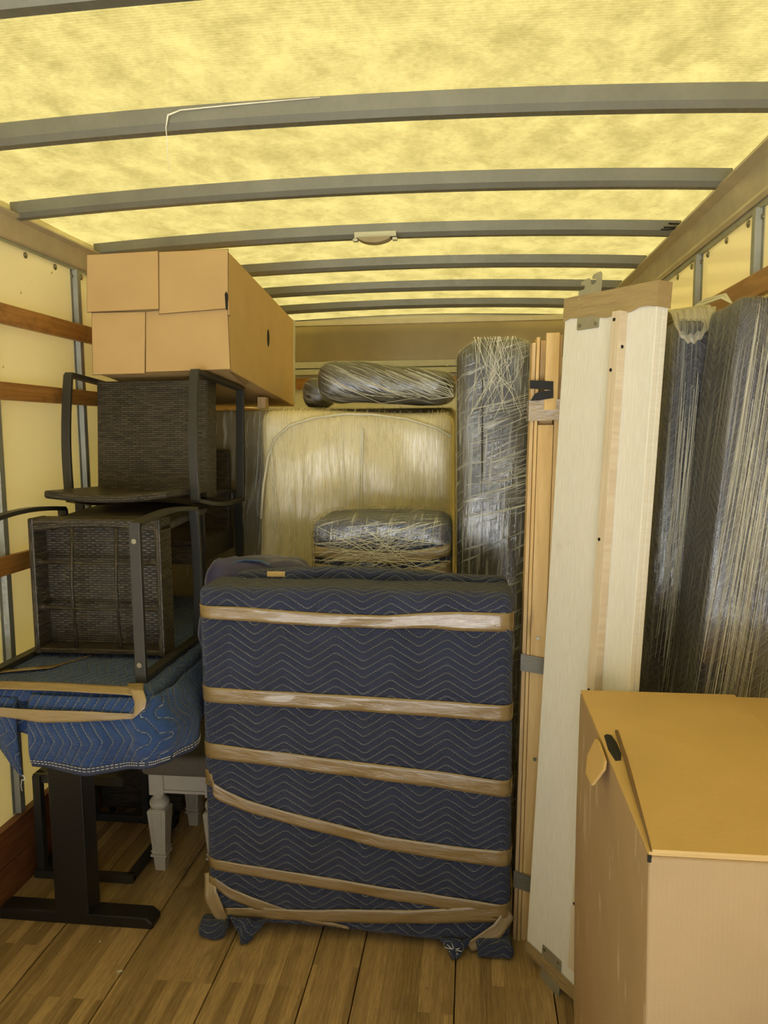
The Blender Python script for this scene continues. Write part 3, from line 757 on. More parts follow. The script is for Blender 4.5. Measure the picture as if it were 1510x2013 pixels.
strip('packing_tape', 'tape', [((-1.655, 2.26, 0.893), (0, 1, 0), 0.035), ((-1.42, 2.36, 0.894), (0, 1, 0), 0.035), ((-1.30, 2.62, 0.894), (0.6, 0.8, 0), 0.035)], 0.04, (0, 0, 1), TB)

# ------------------------------------------------------------------ metal frame and wicker ottoman in the dark below the desk
t = thing('metal_footstool_frame', 'black metal sled frame standing on the floor under the desk', 'frame', (-1.46, 2.8, 0))
def loop(z, x0, x1, y0, y1, nm, w=0.030):
    mb = MB()
    mb.bar([(x0, y0, z), (x1, y0, z)], w, w, (0, 1, 0)); mb.bar([(x0, y1, z), (x1, y1, z)], w, w, (0, 1, 0))
    mb.bar([(x0+w/2, y0, z), (x0+w/2, y1, z)], w, w, (1, 0, 0)); mb.bar([(x1-w/2, y0, z), (x1-w/2, y1, z)], w, w, (1, 0, 0))
    mb.build(nm, M['frame_metal'], t, bevel=0.002)
loop(0.0165, -1.655, -1.262, 2.55, 2.98, 'floor_loop')
loop(0.385, -1.655, -1.30, 2.58, 2.98, 'upper_loop', 0.034)
for x in (-1.64, -1.40):
    MB().bar([(x, 2.975, 0.0), (x, 2.975, 0.40)], 0.03, 0.03, (1, 0, 0)).build('upright', M['frame_metal'], t, bevel=0.002)
MB().bar([(-1.635, 2.565, 0.0), (-1.635, 2.565, 0.40)], 0.03, 0.03, (1, 0, 0)).build('upright', M['frame_metal'], t, bevel=0.002)
t = thing('wicker_ottoman', 'black wicker block in the dark on the floor behind the metal frame', 'ottoman', (-1.35, 3.12, 0))
MB().soft(-1.64, -1.262, 3.03, 3.24, 0.03, 0.60, 0.012, 0.06).build('body', M['wicker'], t, smooth=True)
for x in (-1.6, -1.30):
    for y in (3.06, 3.20): mb = MB(); mb.lathe([(0.015, 0), (0.015, 0.04)], x, y, 8); mb.build('foot', M['black_metal'], t)

# ------------------------------------------------------------------ bench with turned leg
t = thing('upholstered_bench', 'taupe tweed bench with distressed white turned legs, behind the blue blanket', 'bench', (-1.1, 2.8, 0))
MB().soft(-1.245, -0.925, 2.60, 3.06, 0.395, 0.475, 0.022, 0.03).build('seat_cushion', M['tweed'], t, smooth=True)
mb = MB(); mb.box(-1.20, -0.97, 2.635, 2.66, 0.318, 0.394); mb.box(-1.20, -0.97, 2.628, 2.637, 0.318, 0.330)
mb.box(-1.225, -1.205, 2.66, 3.01, 0.318, 0.394); mb.box(-1.20, -0.95, 3.0, 3.02, 0.318, 0.394)
mb.build('apron', M['distressed'], t, bevel=0.003)
def turned_leg(x, y):
    mb = MB(); mb.box(x-0.029, x+0.029, y-0.029, y+0.029, 0.308, 0.396)
    o = mb.build('leg', M['distressed'], t, bevel=0.003)
    mb = MB()
    mb.lathe([(0.026, 0.308), (0.024, 0.300), (0.021, 0.294), (0.030, 0.288), (0.037, 0.278), (0.038, 0.268), (0.036, 0.260), (0.028, 0.252), (0.030, 0.246)], x, y, 24)
    # square tapering shaft with rounded corners
    for z0, z1, a, b in ((0.085, 0.246, 0.026, 0.037), (0.246, 0.252, 0.037, 0.030), (0.078, 0.085, 0.030, 0.030), (0.068, 0.078, 0.026, 0.026), (0.060, 0.068, 0.032, 0.032), (0.0, 0.060, 0.020, 0.024)):
        k = len(mb.v)
        for z, h in ((z0, a), (z1, b)):
            mb.v += [(x-h, y-h, z), (x+h, y-h, z), (x+h, y+h, z), (x-h, y+h, z)]
        for q in range(4):
            q2 = (q+1) % 4; mb.face([k+q, k+q2, k+4+q2, k+4+q])
        mb.face([k+3, k+2, k+1, k]); mb.face([k+4, k+5, k+6, k+7])
    # raised fillet on the front and left faces
    for sx in (-0.016, 0.016):
        mb.bar([(x+sx*0.8, y-0.0275, 0.095), (x+sx*1.25, y-0.0375, 0.24)], 0.003, 0.003, (1, 0, 0))
    mb.bar([(x-0.014, y-0.0278, 0.097), (x+0.014, y-0.0278, 0.097)], 0.003, 0.003, (0, 1, 0))
    mb.bar([(x-0.021, y-0.0370, 0.238), (x+0.021, y-0.0370, 0.238)], 0.003, 0.003, (0, 1, 0))
    mb.build('turned_shaft', M['distressed'], o, bevel=0.003)
turned_leg(-1.196, 2.655); turned_leg(-0.975, 2.655); turned_leg(-1.19, 2.99); turned_leg(-0.965, 2.99)

# ------------------------------------------------------------------ big navy blanket-wrapped dresser
t = thing('wrapped_dresser', 'wide upright furniture piece wrapped in navy quilted moving blanket with brown tape bands', 'furniture', (-0.37, 2.4, 0))
DR = t
DX0, DX1, DY0, DY1, DZ0, DZ1 = -0.882, 0.128, 2.305, 2.500, 0.028, 1.192
tapes = [  # (centre line in x,z ; width)
    [(-0.86, 1.110, .042), (-0.72, 1.104, .046), (-0.592, 1.096, .044), (-0.42, 1.09, .042), (-0.266, 1.088, .042), (-0.13, 1.096, .050), (-0.043, 1.095, .060), (0.06, 1.094, .060), (0.125, 1.093, .058)],
    [(-0.873, 0.834, .051), (-0.62, 0.826, .050), (-0.366, 0.820, .051), (-0.1, 0.811, .052), (0.128, 0.803, .052)],
    [(-0.880, 0.643, .052), (-0.62, 0.622, .050), (-0.369, 0.600, .052), (-0.1, 0.578, .054), (0.130, 0.555, .055)],
    [(-0.884, 0.547, .052), (-0.85, 0.508, .050), (-0.813, 0.487, .046), (-0.74, 0.458, .042), (-0.608, 0.426, .040), (-0.44, 0.391, .042), (-0.272, 0.354, .046), (-0.07, 0.333, .050), (0.132, 0.321, .055)],
    [(-0.885, 0.247, .036), (-0.612, 0.218, .040), (-0.44, 0.201, .040), (-0.273, 0.182, .040), (-0.05, 0.160, .045), (0.130, 0.142, .050)],
    [(-0.885, 0.180, .036), (-0.80, 0.145, .040), (-0.719, 0.115, .040), (-0.62, 0.09, .030), (-0.547, 0.073, .024), (-0.46, 0.06, .014), (-0.40, 0.052, .008)],
    [(-0.826, 0.080, .026), (-0.70, 0.084, .036), (-0.546, 0.084, .040), (-0.38, 0.095, .046), (-0.207, 0.103, .048), (-0.05, 0.120, .052), (0.121, 0.136, .060)],
]
def tape_z(tp, x):
    for a, b in zip(tp[:-1], tp[1:]):
        if a[0] <= x <= b[0]: f = (x-a[0])/(b[0]-a[0]); return a[1]*(1-f)+b[1]*f, a[2]*(1-f)+b[2]*f
    return (tp[0][1], tp[0][2]) if x < tp[0][0] else (tp[-1][1], tp[-1][2])
def dwarp(p):
    x, y, z = p
    dy = 0.0
    if y < (DY0+DY1)/2:
        edge = max(0, min(1, (x-DX0)/0.06))*max(0, min(1, (DX1-x)/0.06))
        puff = 0.006
        for tp in tapes:
            if tp[0][0]-0.03 <= x <= tp[-1][0]+0.03:
                c, w = tape_z(tp, x); d = abs(z-c)/(w*0.5)
                if d < 2.2: puff = min(puff, -0.002 + 0.008*max(0, (d-0.9)/1.3))
        dy = -puff*edge + 0.004*fbm((x*7, z*9, 0)) + 0.0025*fbm((x*22, z*16, 3))
        dy += 0.006*math.exp(-((x+0.37)/0.012)**2)*max(0, min(1, (0.95-z)/0.2))   # seam fold down the middle
    zz = z
    if z > DZ1-0.06: zz += 0.006*fbm((x*5, y*6, 2)) - 0.010*max(0, (x+0.3))/0.43*0.5
    if z < 0.12: zz += (0.016*math.sin((x+0.9)*5.2) + 0.02*max(0, -(x+0.6))*1.6)*(1-z/0.12)
    return (x, y+dy, zz)
mb = MB(); mb.soft(DX0, DX1, DY0, DY1, DZ0, DZ1, 0.032, 0.0125, dwarp); mb.build('moving_blanket', M['navy'], t, smooth=True)
# folded second layer peeking out behind the top edge
def w2(p): return (p[0], p[1]+0.01*fbm((p[0]*4, p[2]*4, 5)), p[2] + 0.012*math.sin((p[0]+0.7)*6)*(1 if p[2] > 1 else 0))
mb = MB(); mb.soft(-0.80, 0.115, 2.455, 2.515, 0.9, 1.218, 0.02, 0.03, w2); mb.build('folded_edge', M['navy'], t, smooth=True)
mb = MB(); mb.box(-0.690, -0.628, 2.452, 2.4545, 1.198, 1.216); mb.build('label', M['label'], t)
for tp in tapes:
    pts = []
    x0, z0, w0 = tp[0]; x1, z1, w1 = tp[-1]
    if x0 < -0.85: pts.append(((DX0-0.004, DY0+0.10, z0+0.012), Zv, w0)); pts.append(((DX0-0.004, DY0+0.035, z0+0.004), Zv, w0)); pts.append(((DX0+0.004, DY0+0.008, z0), Zv, w0))
    for x, z, w in tp:
        if x0 < -0.85 and x < DX0+0.03: continue
        if x1 > 0.1 and x > DX1-0.03: continue
        pts.append(((x, DY0-0.0035, z), Zv, w))
    if x0 < -0.85: pts.insert(3, ((DX0+0.030, DY0-0.003, z0-0.002), Zv, w0))
    if x1 > 0.1: pts.append(((DX1-0.030, DY0-0.003, z1), Zv, w1)); pts.append(((DX1-0.004, DY0+0.008, z1), Zv, w1)); pts.append(((DX1+0.004, DY0+0.04, z1), Zv, w1)); pts.append(((DX1+0.004, DY0+0.12, z1), Zv, w1))
    strip('packing_tape', 'tape', pts, 0, (0, -1, 0), t, 70, 0.0035)
strip('packing_tape', 'tape_w', [((-0.884, 2.33, 0.20), (1, 0, 0.3), 0.035), ((-0.868, 2.296, 0.14), (1, 0, 0.6), 0.05), ((-0.845, 2.292, 0.09), (1, 0, 0.9), 0.05), ((-0.825, 2.298, 0.05), (1, 0, 0.5), 0.03)], 0, (0, -1, 0), t, wig=0.006)
strip('packing_tape', 'tape_w', [((0.128, 2.315, 0.135), (0.6, 0, -1), 0.045), ((0.085, 2.290, 0.085), (0.6, 0, -1), 0.05), ((0.03, 2.288, 0.045), (0.5, 0, -1), 0.045), ((-0.005, 2.29, 0.022), (0.5, 0, -1), 0.035)], 0, (0, -1, 0), t, wig=0.005)
# blanket corners sagging onto the floor
def cflap(pts, tip, y, nm='blanket_corner'):
    mb = MB(); n_ = 14
    (xa, za), (xb, zb), (xc, zc) = pts
    def fn(u, v):
        top = Vector((xa+(xb-xa)*u, y, za+(zb-za)*u)); bot = Vector((xc + tip*(u-0.5), y-0.03, zc))
        p = top.lerp(bot, v); p.y -= 0.012*math.sin(PI*u)*1 + 0.006*math.sin(u*11+v*5); return p
    mb.sheet(fn, n_, 10, lambda u, v: (xa+(xb-xa)*u, za+(zc-za)*v)); return mb.build(nm, M['navy'], t, smooth=True, solid=0.009)
cflap([(-0.80, 0.078), (-0.67, 0.066), (-0.745, 0.008)], 0.02, 2.292)
cflap([(-0.10, 0.052), (0.008, 0.052), (-0.052, 0.008)], 0.018, 2.292)
def lump(x0, x1, y0, y1, z0, z1, sd):
    mb = MB(); mb.soft(x0, x1, y0, y1, z0, z1, 0.018, 0.012, lambda p: (p[0]+0.008*fbm((p[1]*30, p[2]*30, sd)), p[1]+0.010*fbm((p[0]*26, p[2]*40, sd+2)), max(0.003, p[2]+0.007*fbm((p[0]*30, p[1]*30, sd+4)))))
    return mb.build('blanket_corner', M['navy'], t, smooth=True)
lump(-0.905, -0.812, 2.262, 2.335, 0.003, 0.055, 1); lump(0.018, 0.134, 2.262, 2.34, 0.003, 0.060, 5)
mb = MB()
for a, b in (((-0.075, 0.045), (-0.035, 0.015)), ((-0.068, 0.022), (-0.036, 0.040)), ((-0.058, 0.047), (-0.050, 0.012)), ((-0.083, 0.035), (-0.028, 0.030))):
    mb.tube([(a[0], 2.263, a[1]), (b[0], 2.256, b[1])], 0.0012, 5)
mb.build('corner_stitching', M['thread'], t)

# purple-navy bag slumped behind the left shoulder of the dresser
def pw(p):
    x, y, z = p
    k = max(0, min(1, (z-0.60)/0.35))
    if x < -0.75: x = x - (0.075*k - 0.05*(1-k)) - 0.02*math.sin(z*9)*k
    if z > 1.05: z = z - 0.10*max(0, (-0.86-p[0])/0.08)*0.5 + 0.022*fbm((p[0]*9, p[1]*9, 1)) + 0.012*fbm((p[0]*28, p[1]*20, 2))
    return (x + 0.014*fbm((z*7, y*9, 4)), y+0.012*fbm((p[0]*9, z*9, 6)), z)
t = thing('storage_bag', 'shiny dark purple fabric bag slumped behind the left top corner of the wrapped dresser', 'bag', (-0.75, 2.62, 0))
mb = MB(); mb.soft(-0.90, -0.585, 2.535, 2.69, 0.0, 1.236, 0.05, 0.02, pw); mb.build('body', M['purple'], t, smooth=True)
mb = MB(); mb.bar([(-0.86, 2.56, 1.222), (-0.80, 2.56, 1.236), (-0.74, 2.55, 1.236), (-0.70, 2.53, 1.224)], 0.012, 0.003, (0, 1, 0)); mb.build('strap', m_plain('teal_strap', (0.03, 0.10, 0.2), 0.5), t)

# ------------------------------------------------------------------ stretch wrapped pieces at the back
# cream sofa standing on end
t = thing('wrapped_sofa', 'cream upholstered sofa end with curved piping, wrapped in clear stretch film', 'sofa', (-0.55, 3.5, 0))
def sw(p):
    x, y, z = p
    sl = 0.03*max(0, (1.5-z))/0.5 if x < -0.8 else 0
    return (x-sl, y - 0.018*math.sin(PI*max(0, min(1, (x+1.0)/0.95))) + 0.01*fbm((x*5, z*5, 1)), z + 0.01*math.sin(x*6))
MB().soft(-1.64, -0.085, 3.58, 4.05, 0, 1.795, 0.02, 0.06).build('base', M['olive_fab'], t, smooth=True)
MB().soft(-0.945, -0.085, 3.30, 3.578, 0, 1.775, 0.055, 0.03, sw).build('cushion', M['cream'], t, smooth=True)
pts = [(-0.945, 3.282, 1.30), (-0.930, 3.282, 1.45), (-0.905, 3.282, 1.58), (-0.870, 3.28, 1.66), (-0.802, 3.275, 1.715), (-0.70, 3.272, 1.745), (-0.56, 3.268, 1.762), (-0.43, 3.268, 1.758), (-0.283, 3.27, 1.738), (-0.16, 3.275, 1.70), (-0.09, 3.28, 1.66)]
mb = MB(); mb.tube(pts, 0.006, 8); mb.build('piping', M['piping'], t, smooth=True)
MB().soft(-1.646, -0.08, 3.572, 4.056, 0, 1.801, 0.024, 0.06).build('stretch_film', M['wrap_side'], t, smooth=True)
MB().soft(-0.951, -0.08, 3.288, 3.571, 0, 1.787, 0.06, 0.03, sw).build('stretch_film', M['wrap_cream'], t, smooth=True)
mb = MB()
for x0, x1, z0, z1, r_ in ((-0.478, -0.505, 1.70, 1.20, 0.004), (-0.473, -0.495, 1.69, 1.1, 0.003)):
    mb.tube([(x0, 3.262, z0), ((x0+x1)/2, 3.258, (z0+z1)/2), (x1, 3.262, z1)], r_, 5)
for k in range(26):
    x0 = random.uniform(-0.93, -0.12); L_ = random.uniform(0.2, 0.6); z0 = random.uniform(1.35, 1.70)
    dx = random.uniform(-0.03, 0.03) - (0.07 if x0 > -0.45 else 0)
    mb.tube([(x0, 3.262, z0), (x0+dx*0.5, 3.258, z0-L_/2), (x0+dx, 3.262, z0-L_)], random.uniform(0.0007, 0.0018), 4)
o = mb.build('film_strands', M['strand'], t); o['kind'] = 'stuff'
# support block between long box and sofa
tag(MB().box(-1.045, -1.005, 3.62, 3.68, 1.803, 1.858).build('wood_block', M['pine2'], bevel=0.002), 'small pale wooden block on top of the wrapped sofa under the long box', 'block')

def strands(t, n_, fn, r0=0.0007, r1=0.0018):
    mb = MB()
    for k in range(n_): mb.tube(fn(), random.uniform(r0, r1), 4)
    o = mb.build('film_strands', M['strand'], t); o['kind'] = 'stuff'
# long cushion lying on the sofa
t = thing('wrapped_cushion', 'long grey seat cushion in glossy stretch film lying on top of the cream sofa', 'cushion', (-0.36, 3.45, 1.79))
def cw(p):
    x, y, z = p; k = (x+0.68)/0.62
    return (x, y+0.01*fbm((x*8, z*8, 2)), z - 0.045*max(0, k)*max(0, (z-1.8)/0.19) + 0.008*math.sin(x*9) + 0.006*fbm((x*10, y*10, 3)))
MB().soft(-0.685, -0.075, 3.27, 3.62, 1.814, 1.997, 0.075, 0.025, cw).build('cushion', M['grey_fab'], t, smooth=True)
MB().soft(-0.690, -0.070, 3.264, 3.626, 1.809, 2.003, 0.078, 0.025, cw).build('stretch_film', M['wrap_diag'], t, smooth=True)
def f1():
    x0 = random.uniform(-0.62, -0.2); z0 = random.uniform(1.90, 1.975); k = random.uniform(0.15, 0.35)
    return [(x0, 3.285-0.028*math.sin(PI*(z0-1.8)/0.195), z0-0.02), (x0+k*0.5, 3.256, z0-k*0.22-0.02), (min(-0.08, x0+k), 3.26, max(1.83, z0-k*0.5))]
strands(t, 40, f1, 0.0004, 0.0010)
t = thing('wrapped_bundle', 'small grey film-wrapped lump behind the left end of the long wrapped cushion', 'bundle', (-0.74, 3.75, 1.8))
MB().soft(-0.835, -0.70, 3.66, 3.90, 1.808, 1.945, 0.05, 0.02, lambda p: (p[0], p[1], p[2]+0.01*fbm((p[0]*20, p[1]*20, 1)))).build('body', M['grey_fab'], t, smooth=True)
MB().soft(-0.839, -0.696, 3.656, 3.904, 1.804, 1.950, 0.053, 0.02, lambda p: (p[0], p[1], p[2]+0.01*fbm((p[0]*20, p[1]*20, 1)))).build('stretch_film', M['wrap_diag'], t, smooth=True)

# navy bundle with brown tape, behind the dresser
t = thing('wrapped_bundle', 'navy padded bundle crisscrossed with brown tape and stretch film, behind the wrapped dresser', 'bundle', (-0.335, 2.9, 0))
def nw(p):
    x, y, z = p
    k = 0.014*math.sin(PI*(x+0.6)/0.53)
    return (x, y - k + 0.008*fbm((x*8, z*10, 4)) + 0.008*(1 if abs(z-1.20) < 0.03 else 0), z + (k if z > 1.2 else 0))
MB().soft(-0.602, -0.078, 2.76, 3.06, 0, 1.362, 0.05, 0.02, nw).build('body', M['navy'], t, smooth=True)
for zc, w in ((1.235, 0.042), (1.165, 0.05)):
    strip('packing_tape', 'tape_w', [((-0.602, 2.80, zc+0.004), Zv, w), ((-0.59, 2.762, zc), Zv, w), ((-0.45, 2.738, zc-0.008), Zv, w), ((-0.30, 2.732, zc-0.02), Zv, w), ((-0.16, 2.742, zc-0.004), Zv, w), ((-0.09, 2.762, zc+0.01), Zv, w), ((-0.076, 2.80, zc+0.012), Zv, w)], 0, (0, -1, 0), t, 40, 0.006)
MB().soft(-0.612, -0.070, 2.744, 3.07, 0, 1.374, 0.055, 0.03, nw).build('stretch_film', M['wrap_mess'], t, smooth=True)
def f2():
    z0 = random.uniform(1.15, 1.34); z1 = random.uniform(1.12, 1.36); xa = random.uniform(-0.60, -0.35); xb_ = random.uniform(-0.30, -0.08)
    return [(xa, 2.735, z0), ((xa+xb_)/2, 2.722, (z0+z1)/2), (xb_, 2.735, z1)]
strands(t, 70, f2, 0.0004, 0.0011)

# tall grey cushion on end
t = thing('wrapped_mattress', 'tall charcoal cushion standing on end in stretch film beside the pine boards', 'cushion', (0.08, 3.0, 0))
def tw(p):
    x, y, z = p
    cut = 0.0
    cut = -0.030*max(0, (z-1.90)/0.12)*max(0, min(1, (0.03-x)/0.07))
    xo = x*(1.0 if z < 1 else 1.0+0.05*(z-1)) if x > 0 else x
    return (xo, y+0.008*fbm((x*6, z*4, 8)), z+cut+0.005*fbm((x*20, y*20, 1)))
MB().soft(-0.058, 0.205, 2.80, 3.25, 0, 2.018, 0.05, 0.03, tw).build('body', M['grey_fab2'], t, smooth=True)
mb = MB(); mb.tube([(0.035, 2.797, 0.05), (0.035, 2.795, 1.0), (0.036, 2.796, 1.88), (0.05, 2.80, 1.96)], 0.005, 6); mb.build('piping', M['grey_fab'], t, smooth=True)
MB().soft(-0.063, 0.210, 2.793, 3.256, 0, 2.025, 0.055, 0.03, tw).build('stretch_film', m_wrap('stretch_film_tall', (0.75, 0.74, 0.64), 0.04, 0.49, 0.62, 0.66, 95, 5, 0.09, -0.05), t, smooth=True)
def f3():
    z0 = random.uniform(1.35, 1.78); k = random.uniform(0.02, 0.07)
    return [(random.uniform(-0.02, 0.05), 2.788, z0), (0.12, 2.785, z0+k*0.5), (0.20, 2.788, z0+k)]
strands(t, 34, f3, 0.0004, 0.0009)
def f4():
    x0 = random.uniform(0.0, 0.16); 
    return [(x0, 2.80, 2.022), (x0*0.7+0.03+random.uniform(-.05, .05), 2.786, 1.93), (random.uniform(-0.03, 0.19), 2.785, random.uniform(1.72, 1.85))]
strands(t, 34, f4, 0.0004, 0.0009)

# ------------------------------------------------------------------ pine bed boards strapped together
t = thing('board_bundle', 'bundle of tall pine boards strapped with grey tape, between wrapped dresser and white panel', 'boards', (0.19, 2.41, 0))
LB = Vector((0.046, 0.060, 1.978))
def bb(x, y, z): k = z/1.978; return (x+0.046*k, y+0.060*k, z)
def board(x0, x1, y0, y1, z0, z1, m='pine', nm='board'):
    mb = MB(); P = [(x0, y0), (x1, y0), (x1, y1), (x0, y1)]
    b = len(mb.v); NN = 2; ou, ov = random.random()*4, random.random()*4
    for z in (z0, z1): mb.v += [bb(px, py, z) for px, py in P]
    for q in range(4):
        q2 = (q+1) % 4
        d = math.hypot(P[q2][0]-P[q][0], P[q2][1]-P[q][1])
        mb.face([q, q2, 4+q2, 4+q], [(ou, ov+z0), (ou+d, ov+z0), (ou+d, ov+z1), (ou, ov+z1)])
    mb.face([3, 2, 1, 0]); mb.face([4, 5, 6, 7])
    return mb.build(nm, M[m], t, bevel=0.0015)
board(0.139, 0.151, 2.372, 2.452, 0, 1.955, 'pine2')
board(0.1525, 0.163, 2.368, 2.452, 0, 1.972, 'pine')
board(0.1645, 0.213, 2.372, 2.40, 0, 1.70, 'pine')
board(0.1675, 0.212, 2.401, 2.43, 0, 1.965, 'pine')
board(0.1800, 0.221, 2.350, 2.371, 1.745, 1.982, 'pine')
board(0.2145, 0.232, 2.372, 2.45, 0, 1.978, 'pine2')
def band(z0, z1, z0r, z1r, m, dx=0.004, nm='tape_band'):
    mb = MB()
    def ring(u, v):
        per = [(0.139-dx, 2.458), (0.139-dx, 2.366), (0.232+dx, 2.364 if z0 < 1.5 else 2.347), (0.232+dx, 2.458)]
        x, y = lerp_list(per, u); k = (x-0.139)/0.093
        zz = (z0*(1-k)+z0r*k)*(1-v) + (z1*(1-k)+z1r*k)*v
        return bb(x, y, zz)
    mb.sheet(ring, 30, 6, lambda u, v: (u*0.3, v*0.05)); return mb.build(nm, M[m], t, solid=0.0016)
band(1.712, 1.778, 1.715, 1.778, 'tape_w'); band(0.913, 0.968, 0.900, 0.952, 'tape_grey'); band(0.185, 0.242, 0.16, 0.215, 'tape_grey')
mb = MB()
mb.prism([(0.133, 1.812), (0.205, 1.806), (0.205, 1.833), (0.133, 1.838)], lambda a, c, d: (a+0.043, d, c), 2.402, 2.404)
mb.prism([(0.135, 1.774), (0.148, 1.795), (0.163, 1.803), (0.205, 1.806), (0.205, 1.782), (0.158, 1.775)], lambda a, c, d: (a+0.043, d, c), 2.400, 2.402)
mb.box(0.278, 0.284, 2.40, 2.47, 1.80, 1.845)
mb.build('strap', M['strap'], t)
for x, z in ((0.187, 1.02), (0.19, 0.62)):
    mb = MB(); p = bb(x, 2.371, z); mb.tube([p, (p[0], p[1]-0.004, p[2])], 0.006, 10); mb.build('screw', M['screw'], t)

# ------------------------------------------------------------------ white bed rail panel leaning to the right
t = thing('bed_rail_panel', 'tall off-white wooden panel with taped ends and metal brackets leaning right of the boards', 'panel', (0.175, 2.263, 0))
O = Vector((0.175, 2.263, 0.045)); U = Vector((0.0907, 0, 2.010)); LN = U.length; U.normalize()
Wd = Vector((0.571, -0.82, 0)); Wd = (Wd - U*Wd.dot(U)).normalized(); Nn = Wd.cross(U).normalized()
if Nn.x > 0: Nn = -Nn      # towards the viewer's left
def pf(s_, h_, d_): return O + Wd*s_ + U*h_ + Nn*d_
def pbox(s0, s1, h0, h1, d0, d1, nm, m, parent=None, bev=0.002):
    mb = MB(); mb.prism([(s0, h0), (s1, h0), (s1, h1), (s0, h1)], lambda a, c, d: pf(a, c, d), d0, d1)
    return mb.build(nm, M[m], parent or t, bevel=bev)
PWT = 0.338
pbox(0, PWT, 0.0, LN, -0.020, 0.0, 'face_board', 'panel'); pbox(0, PWT, 0.0, LN, -0.040, -0.0205, 'back_board', 'panel')
pc = pbox(0.213, 0.243, 0.10, LN-0.060, 0.0, 0.028, 'cleat', 'cleat')
for h in (1.93, 1.80, 1.35, 0.93, 0.75, 0.55, 0.3):
    mb = MB(); mb.tube([pf(0.223, h, 0.027), pf(0.223, h, 0.0285)], 0.005, 10); mb.build('screw_hole', M['dark'], pc)
mb = MB(); mb.tube([pf(0.2425, 1.86, 0.013), pf(0.2435, 1.86, 0.013)], 0.005, 10); mb.build('screw_hole', M['dark'], pc)
def tband(h0, h1, hs=None):
    mb = MB()
    per = [(0.05, -0.044), (-0.003, -0.044), (-0.003, 0.003), (PWT+0.003, 0.003), (PWT+0.003, -0.044), (0.2, -0.044)]
    def fn(u, v):
        s_, d_ = lerp_list(per, u)
        lo = h0 + 0.006*math.sin(s_*25) + 0.003*math.sin(s_*70)
        return pf(s_, lo + (h1-lo)*v, d_) + Nn*0.002*fbm((s_*18, v*4, h0))
    mb.sheet(fn, 60, 8, lambda u, v: (u*0.8, v*0.05)); mb.build('packing_tape', M['tape_w'], t, solid=0.0016, smooth=False)
    mb = MB(); hh = h1 if h1 > 1 else h0
    mb.prism([(-0.004, -0.044), (PWT+0.004, -0.044), (PWT+0.004, 0.004), (-0.004, 0.004)], lambda a, c, d: pf(a, hh+d, c), -0.001, 0.002)
    mb.build('packing_tape', M['tape_w'], t)
tband(LN-0.062, LN+0.002); tband(-0.003, 0.036)
def bracket(base, sgn, s0):
    mb = MB()
    P = [(0, 0), (0.076, 0), (0.080, 0.004), (0.080, 0.06)]
    # plate plus two hook tongues beyond the panel end
    plate = [(0.003, 0.0), (0.083, 0.0), (0.086, 0.003), (0.086, 0.100), (0.0, 0.100), (0.0, 0.003)]
    hook = [(0.0, 0.095), (0.086, 0.095), (0.086, 0.143), (0.080, 0.150), (0.056, 0.146), (0.050, 0.139), (0.052, 0.134), (0.066, 0.132), (0.068, 0.124), (0.058, 0.118), (0.046, 0.120),
            (0.042, 0.134), (0.036, 0.139), (0.010, 0.132), (0.006, 0.127), (0.010, 0.123), (0.024, 0.120), (0.022, 0.111), (0.0, 0.108)]
    f = lambda a, c, d: pf(s0+a, base + sgn*c, d)
    mb.prism(plate, f, 0.0005, 0.003)
    mb.prism(hook, f, 0.0005, 0.004)
    o = mb.build('bracket', M['steel'], t, bevel=0.0006)
    for a in (0.012, 0.074):
        mb = MB(); mb.tube([f(a, 0.012, 0.003), f(a, 0.012, 0.005)], 0.0055, 10); mb.build('screw', M['screw'], o)
bracket(LN-0.092, 1, 0.055); bracket(0.072, -1, 0.075)

# ------------------------------------------------------------------ tall wrapped pieces on the right wall
def tallprism(name, label, x0b, x0t, x1b, x1t, y0, y1, z1b, r_, filmmat, film_ang):
    t = thing(name, label, 'furniture', ((x0b+x1b)/2, (y0+y1)/2, 0))
    def w(e):
        def f(p):
            x, y, z = p
            a = x0b+(x0t-x0b)*z/z1b; b = x1b+(x1t-x1b)*z/z1b
            k = (x-0)/1.0
            nx = a + (b-a)*k
            dip = 0
            if name == 'wrapped_armchair' and z > z1b-0.1: dip = -0.0
            return (nx, y + 0.010*fbm((nx*5, z*2.5, 3)) + 0.004*fbm((nx*20, z*3, 6)), z + 0.008*fbm((nx*6, y*6, 9))*(1 if z > 1.8 else 0))
        return f
    # x is parametrised 0..1 across the (leaning) width
    def softp(e, step):
        mb = MB(); W_ = x1b-x0b
        mb.soft(0-e, W_+e, y0-e, y1+e, 0, z1b+e, r_+e, step, lambda p: w(e)((p[0]/W_, p[1], p[2])))
        return mb
    softp(0, 0.03).build('moving_blanket', M['navy_v'], t, smooth=True)
    softp(0.005, 0.03).build('stretch_film', filmmat, t, smooth=True)
    return t
fv1 = m_wrap('stretch_film_upright_left', (0.60, 0.60, 0.56), -0.03, 0.50, 0.60, 0.62, 150, 2.2, 0.12)
fv2 = m_wrap('stretch_film_upright_right', (0.60, 0.59, 0.54), 0.09, 0.49, 0.60, 0.64, 140, 2.0, 0.12)
ta = tallprism('wrapped_headboard', 'tall navy blanket-wrapped furniture in stretch film right behind the white panel', 0.495, 0.612, 0.80, 0.818, 2.42, 3.05, 2.012, 0.03, fv1, 0)
tb = tallprism('wrapped_headboard', 'tallest navy wrapped furniture piece in streaky film, against the right wall by the frame edge', 0.548, 0.698, 0.817, 0.819, 2.115, 2.385, 2.022, 0.022, fv2, 0)
def f5():
    x0 = random.uniform(0.725, 0.805)
    z0 = random.uniform(1.3, 2.02); L_ = random.uniform(0.4, 1.1)
    return [(x0, 2.100, z0), (x0-0.055*L_, 2.096, z0-L_/2), (x0-0.12*L_, 2.102, z0-L_)]
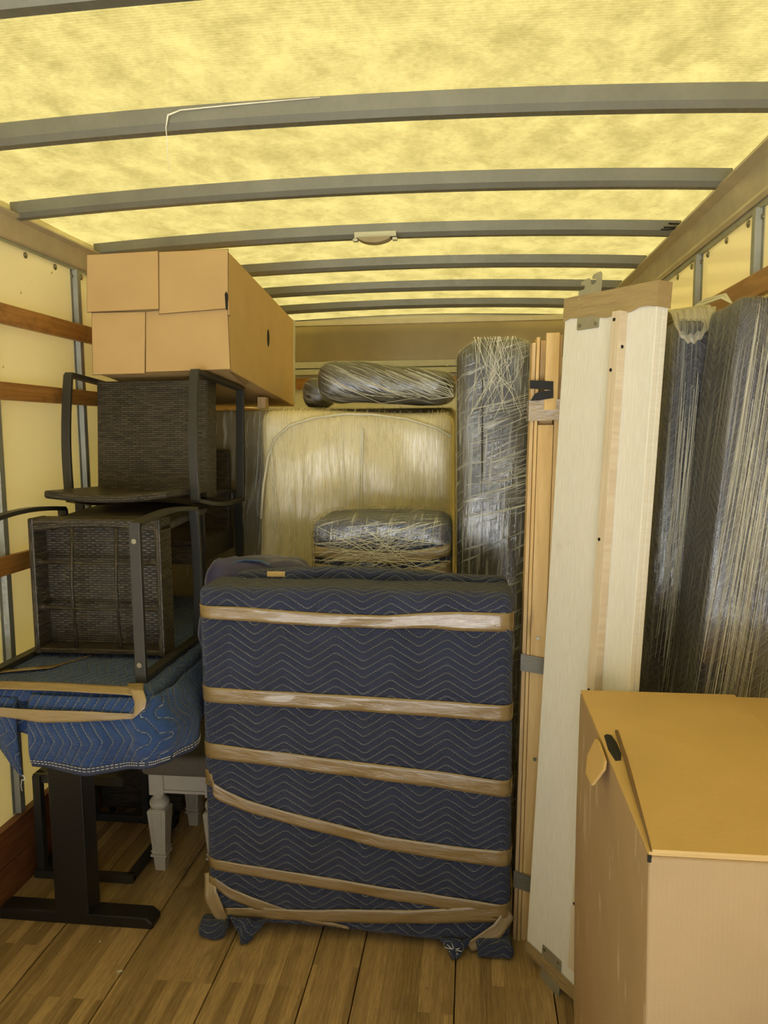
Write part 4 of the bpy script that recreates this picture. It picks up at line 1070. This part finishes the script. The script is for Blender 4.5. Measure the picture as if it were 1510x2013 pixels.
strands(tb, 80, f5, 0.0002, 0.00045)
def f6():
    x0 = random.uniform(0.63, 0.70); z0 = random.uniform(1.2, 1.9); L_ = random.uniform(0.3, 0.8)
    return [(x0, 2.405, z0), (x0-0.03*L_, 2.402, z0-L_/2), (x0-0.075*L_, 2.406, z0-L_)]
strands(ta, 60, f6, 0.0003, 0.0007)
# film bunched over the shoulder of the left piece
def drape(u, v):
    x = 0.60+0.125*u; y = 2.95-0.54*v
    z = 2.030 + 0.035*math.sin(PI*min(1, v))*(1-u*0.3) + 0.022*u - (0.10*max(0, v-0.93)/0.07)*math.sin(PI*min(1, max(0, u)))**0.6
    return (x, y + (-0.0), z + 0.004*math.sin(u*40+v*9))
mb = MB(); mb.sheet(drape, 50, 30, lambda u, v: (v*0.5, u*0.12)); mb.build('stretch_film', m_wrap('bunched_film', (0.72, 0.66, 0.46), 1.5, 0.30, 0.50, 1.0, 90, 5, 0.2), ta, smooth=True, solid=0.001)
mb = MB()
for k in range(16):
    a = random.uniform(0, 0.03); s_ = random.uniform(0.75, 1)
    mb.tube([(0.66+a, 2.75, 2.045+a*0.3), (0.72+a, 2.62, 2.075+a), (0.765+a*0.5, 2.50, 2.085+a*0.5), (0.775, 2.42, 2.055), (0.76, 2.36, 2.02)], random.uniform(0.001, 0.002), 4)
o = mb.build('film_strands', M['strand'], ta); o['kind'] = 'stuff'

# small scraps on the floor
mb = MB(); mb.prism([(0, 0), (0.010, 0.003), (0.016, 0.010), (0.009, 0.012), (0.004, 0.008), (-0.004, 0.009)], lambda a, c, d: (-1.103+a, 2.085+c, d), 0.0005, 0.0035)
tag(mb.build('paper_scrap', M['white_plastic']), 'tiny pale paper scrap on the floor in front of the desk foot', 'scrap')
mb = MB(); mb.prism([(0, 0), (0.006, 0.001), (0.005, 0.005), (0.001, 0.006)], lambda a, c, d: (-1.23+a, 2.215+c, d), 0.0005, 0.003)
tag(mb.build('paper_scrap', M['white_plastic']), 'smallest pale crumb on the floor right beside the desk foot', 'scrap')
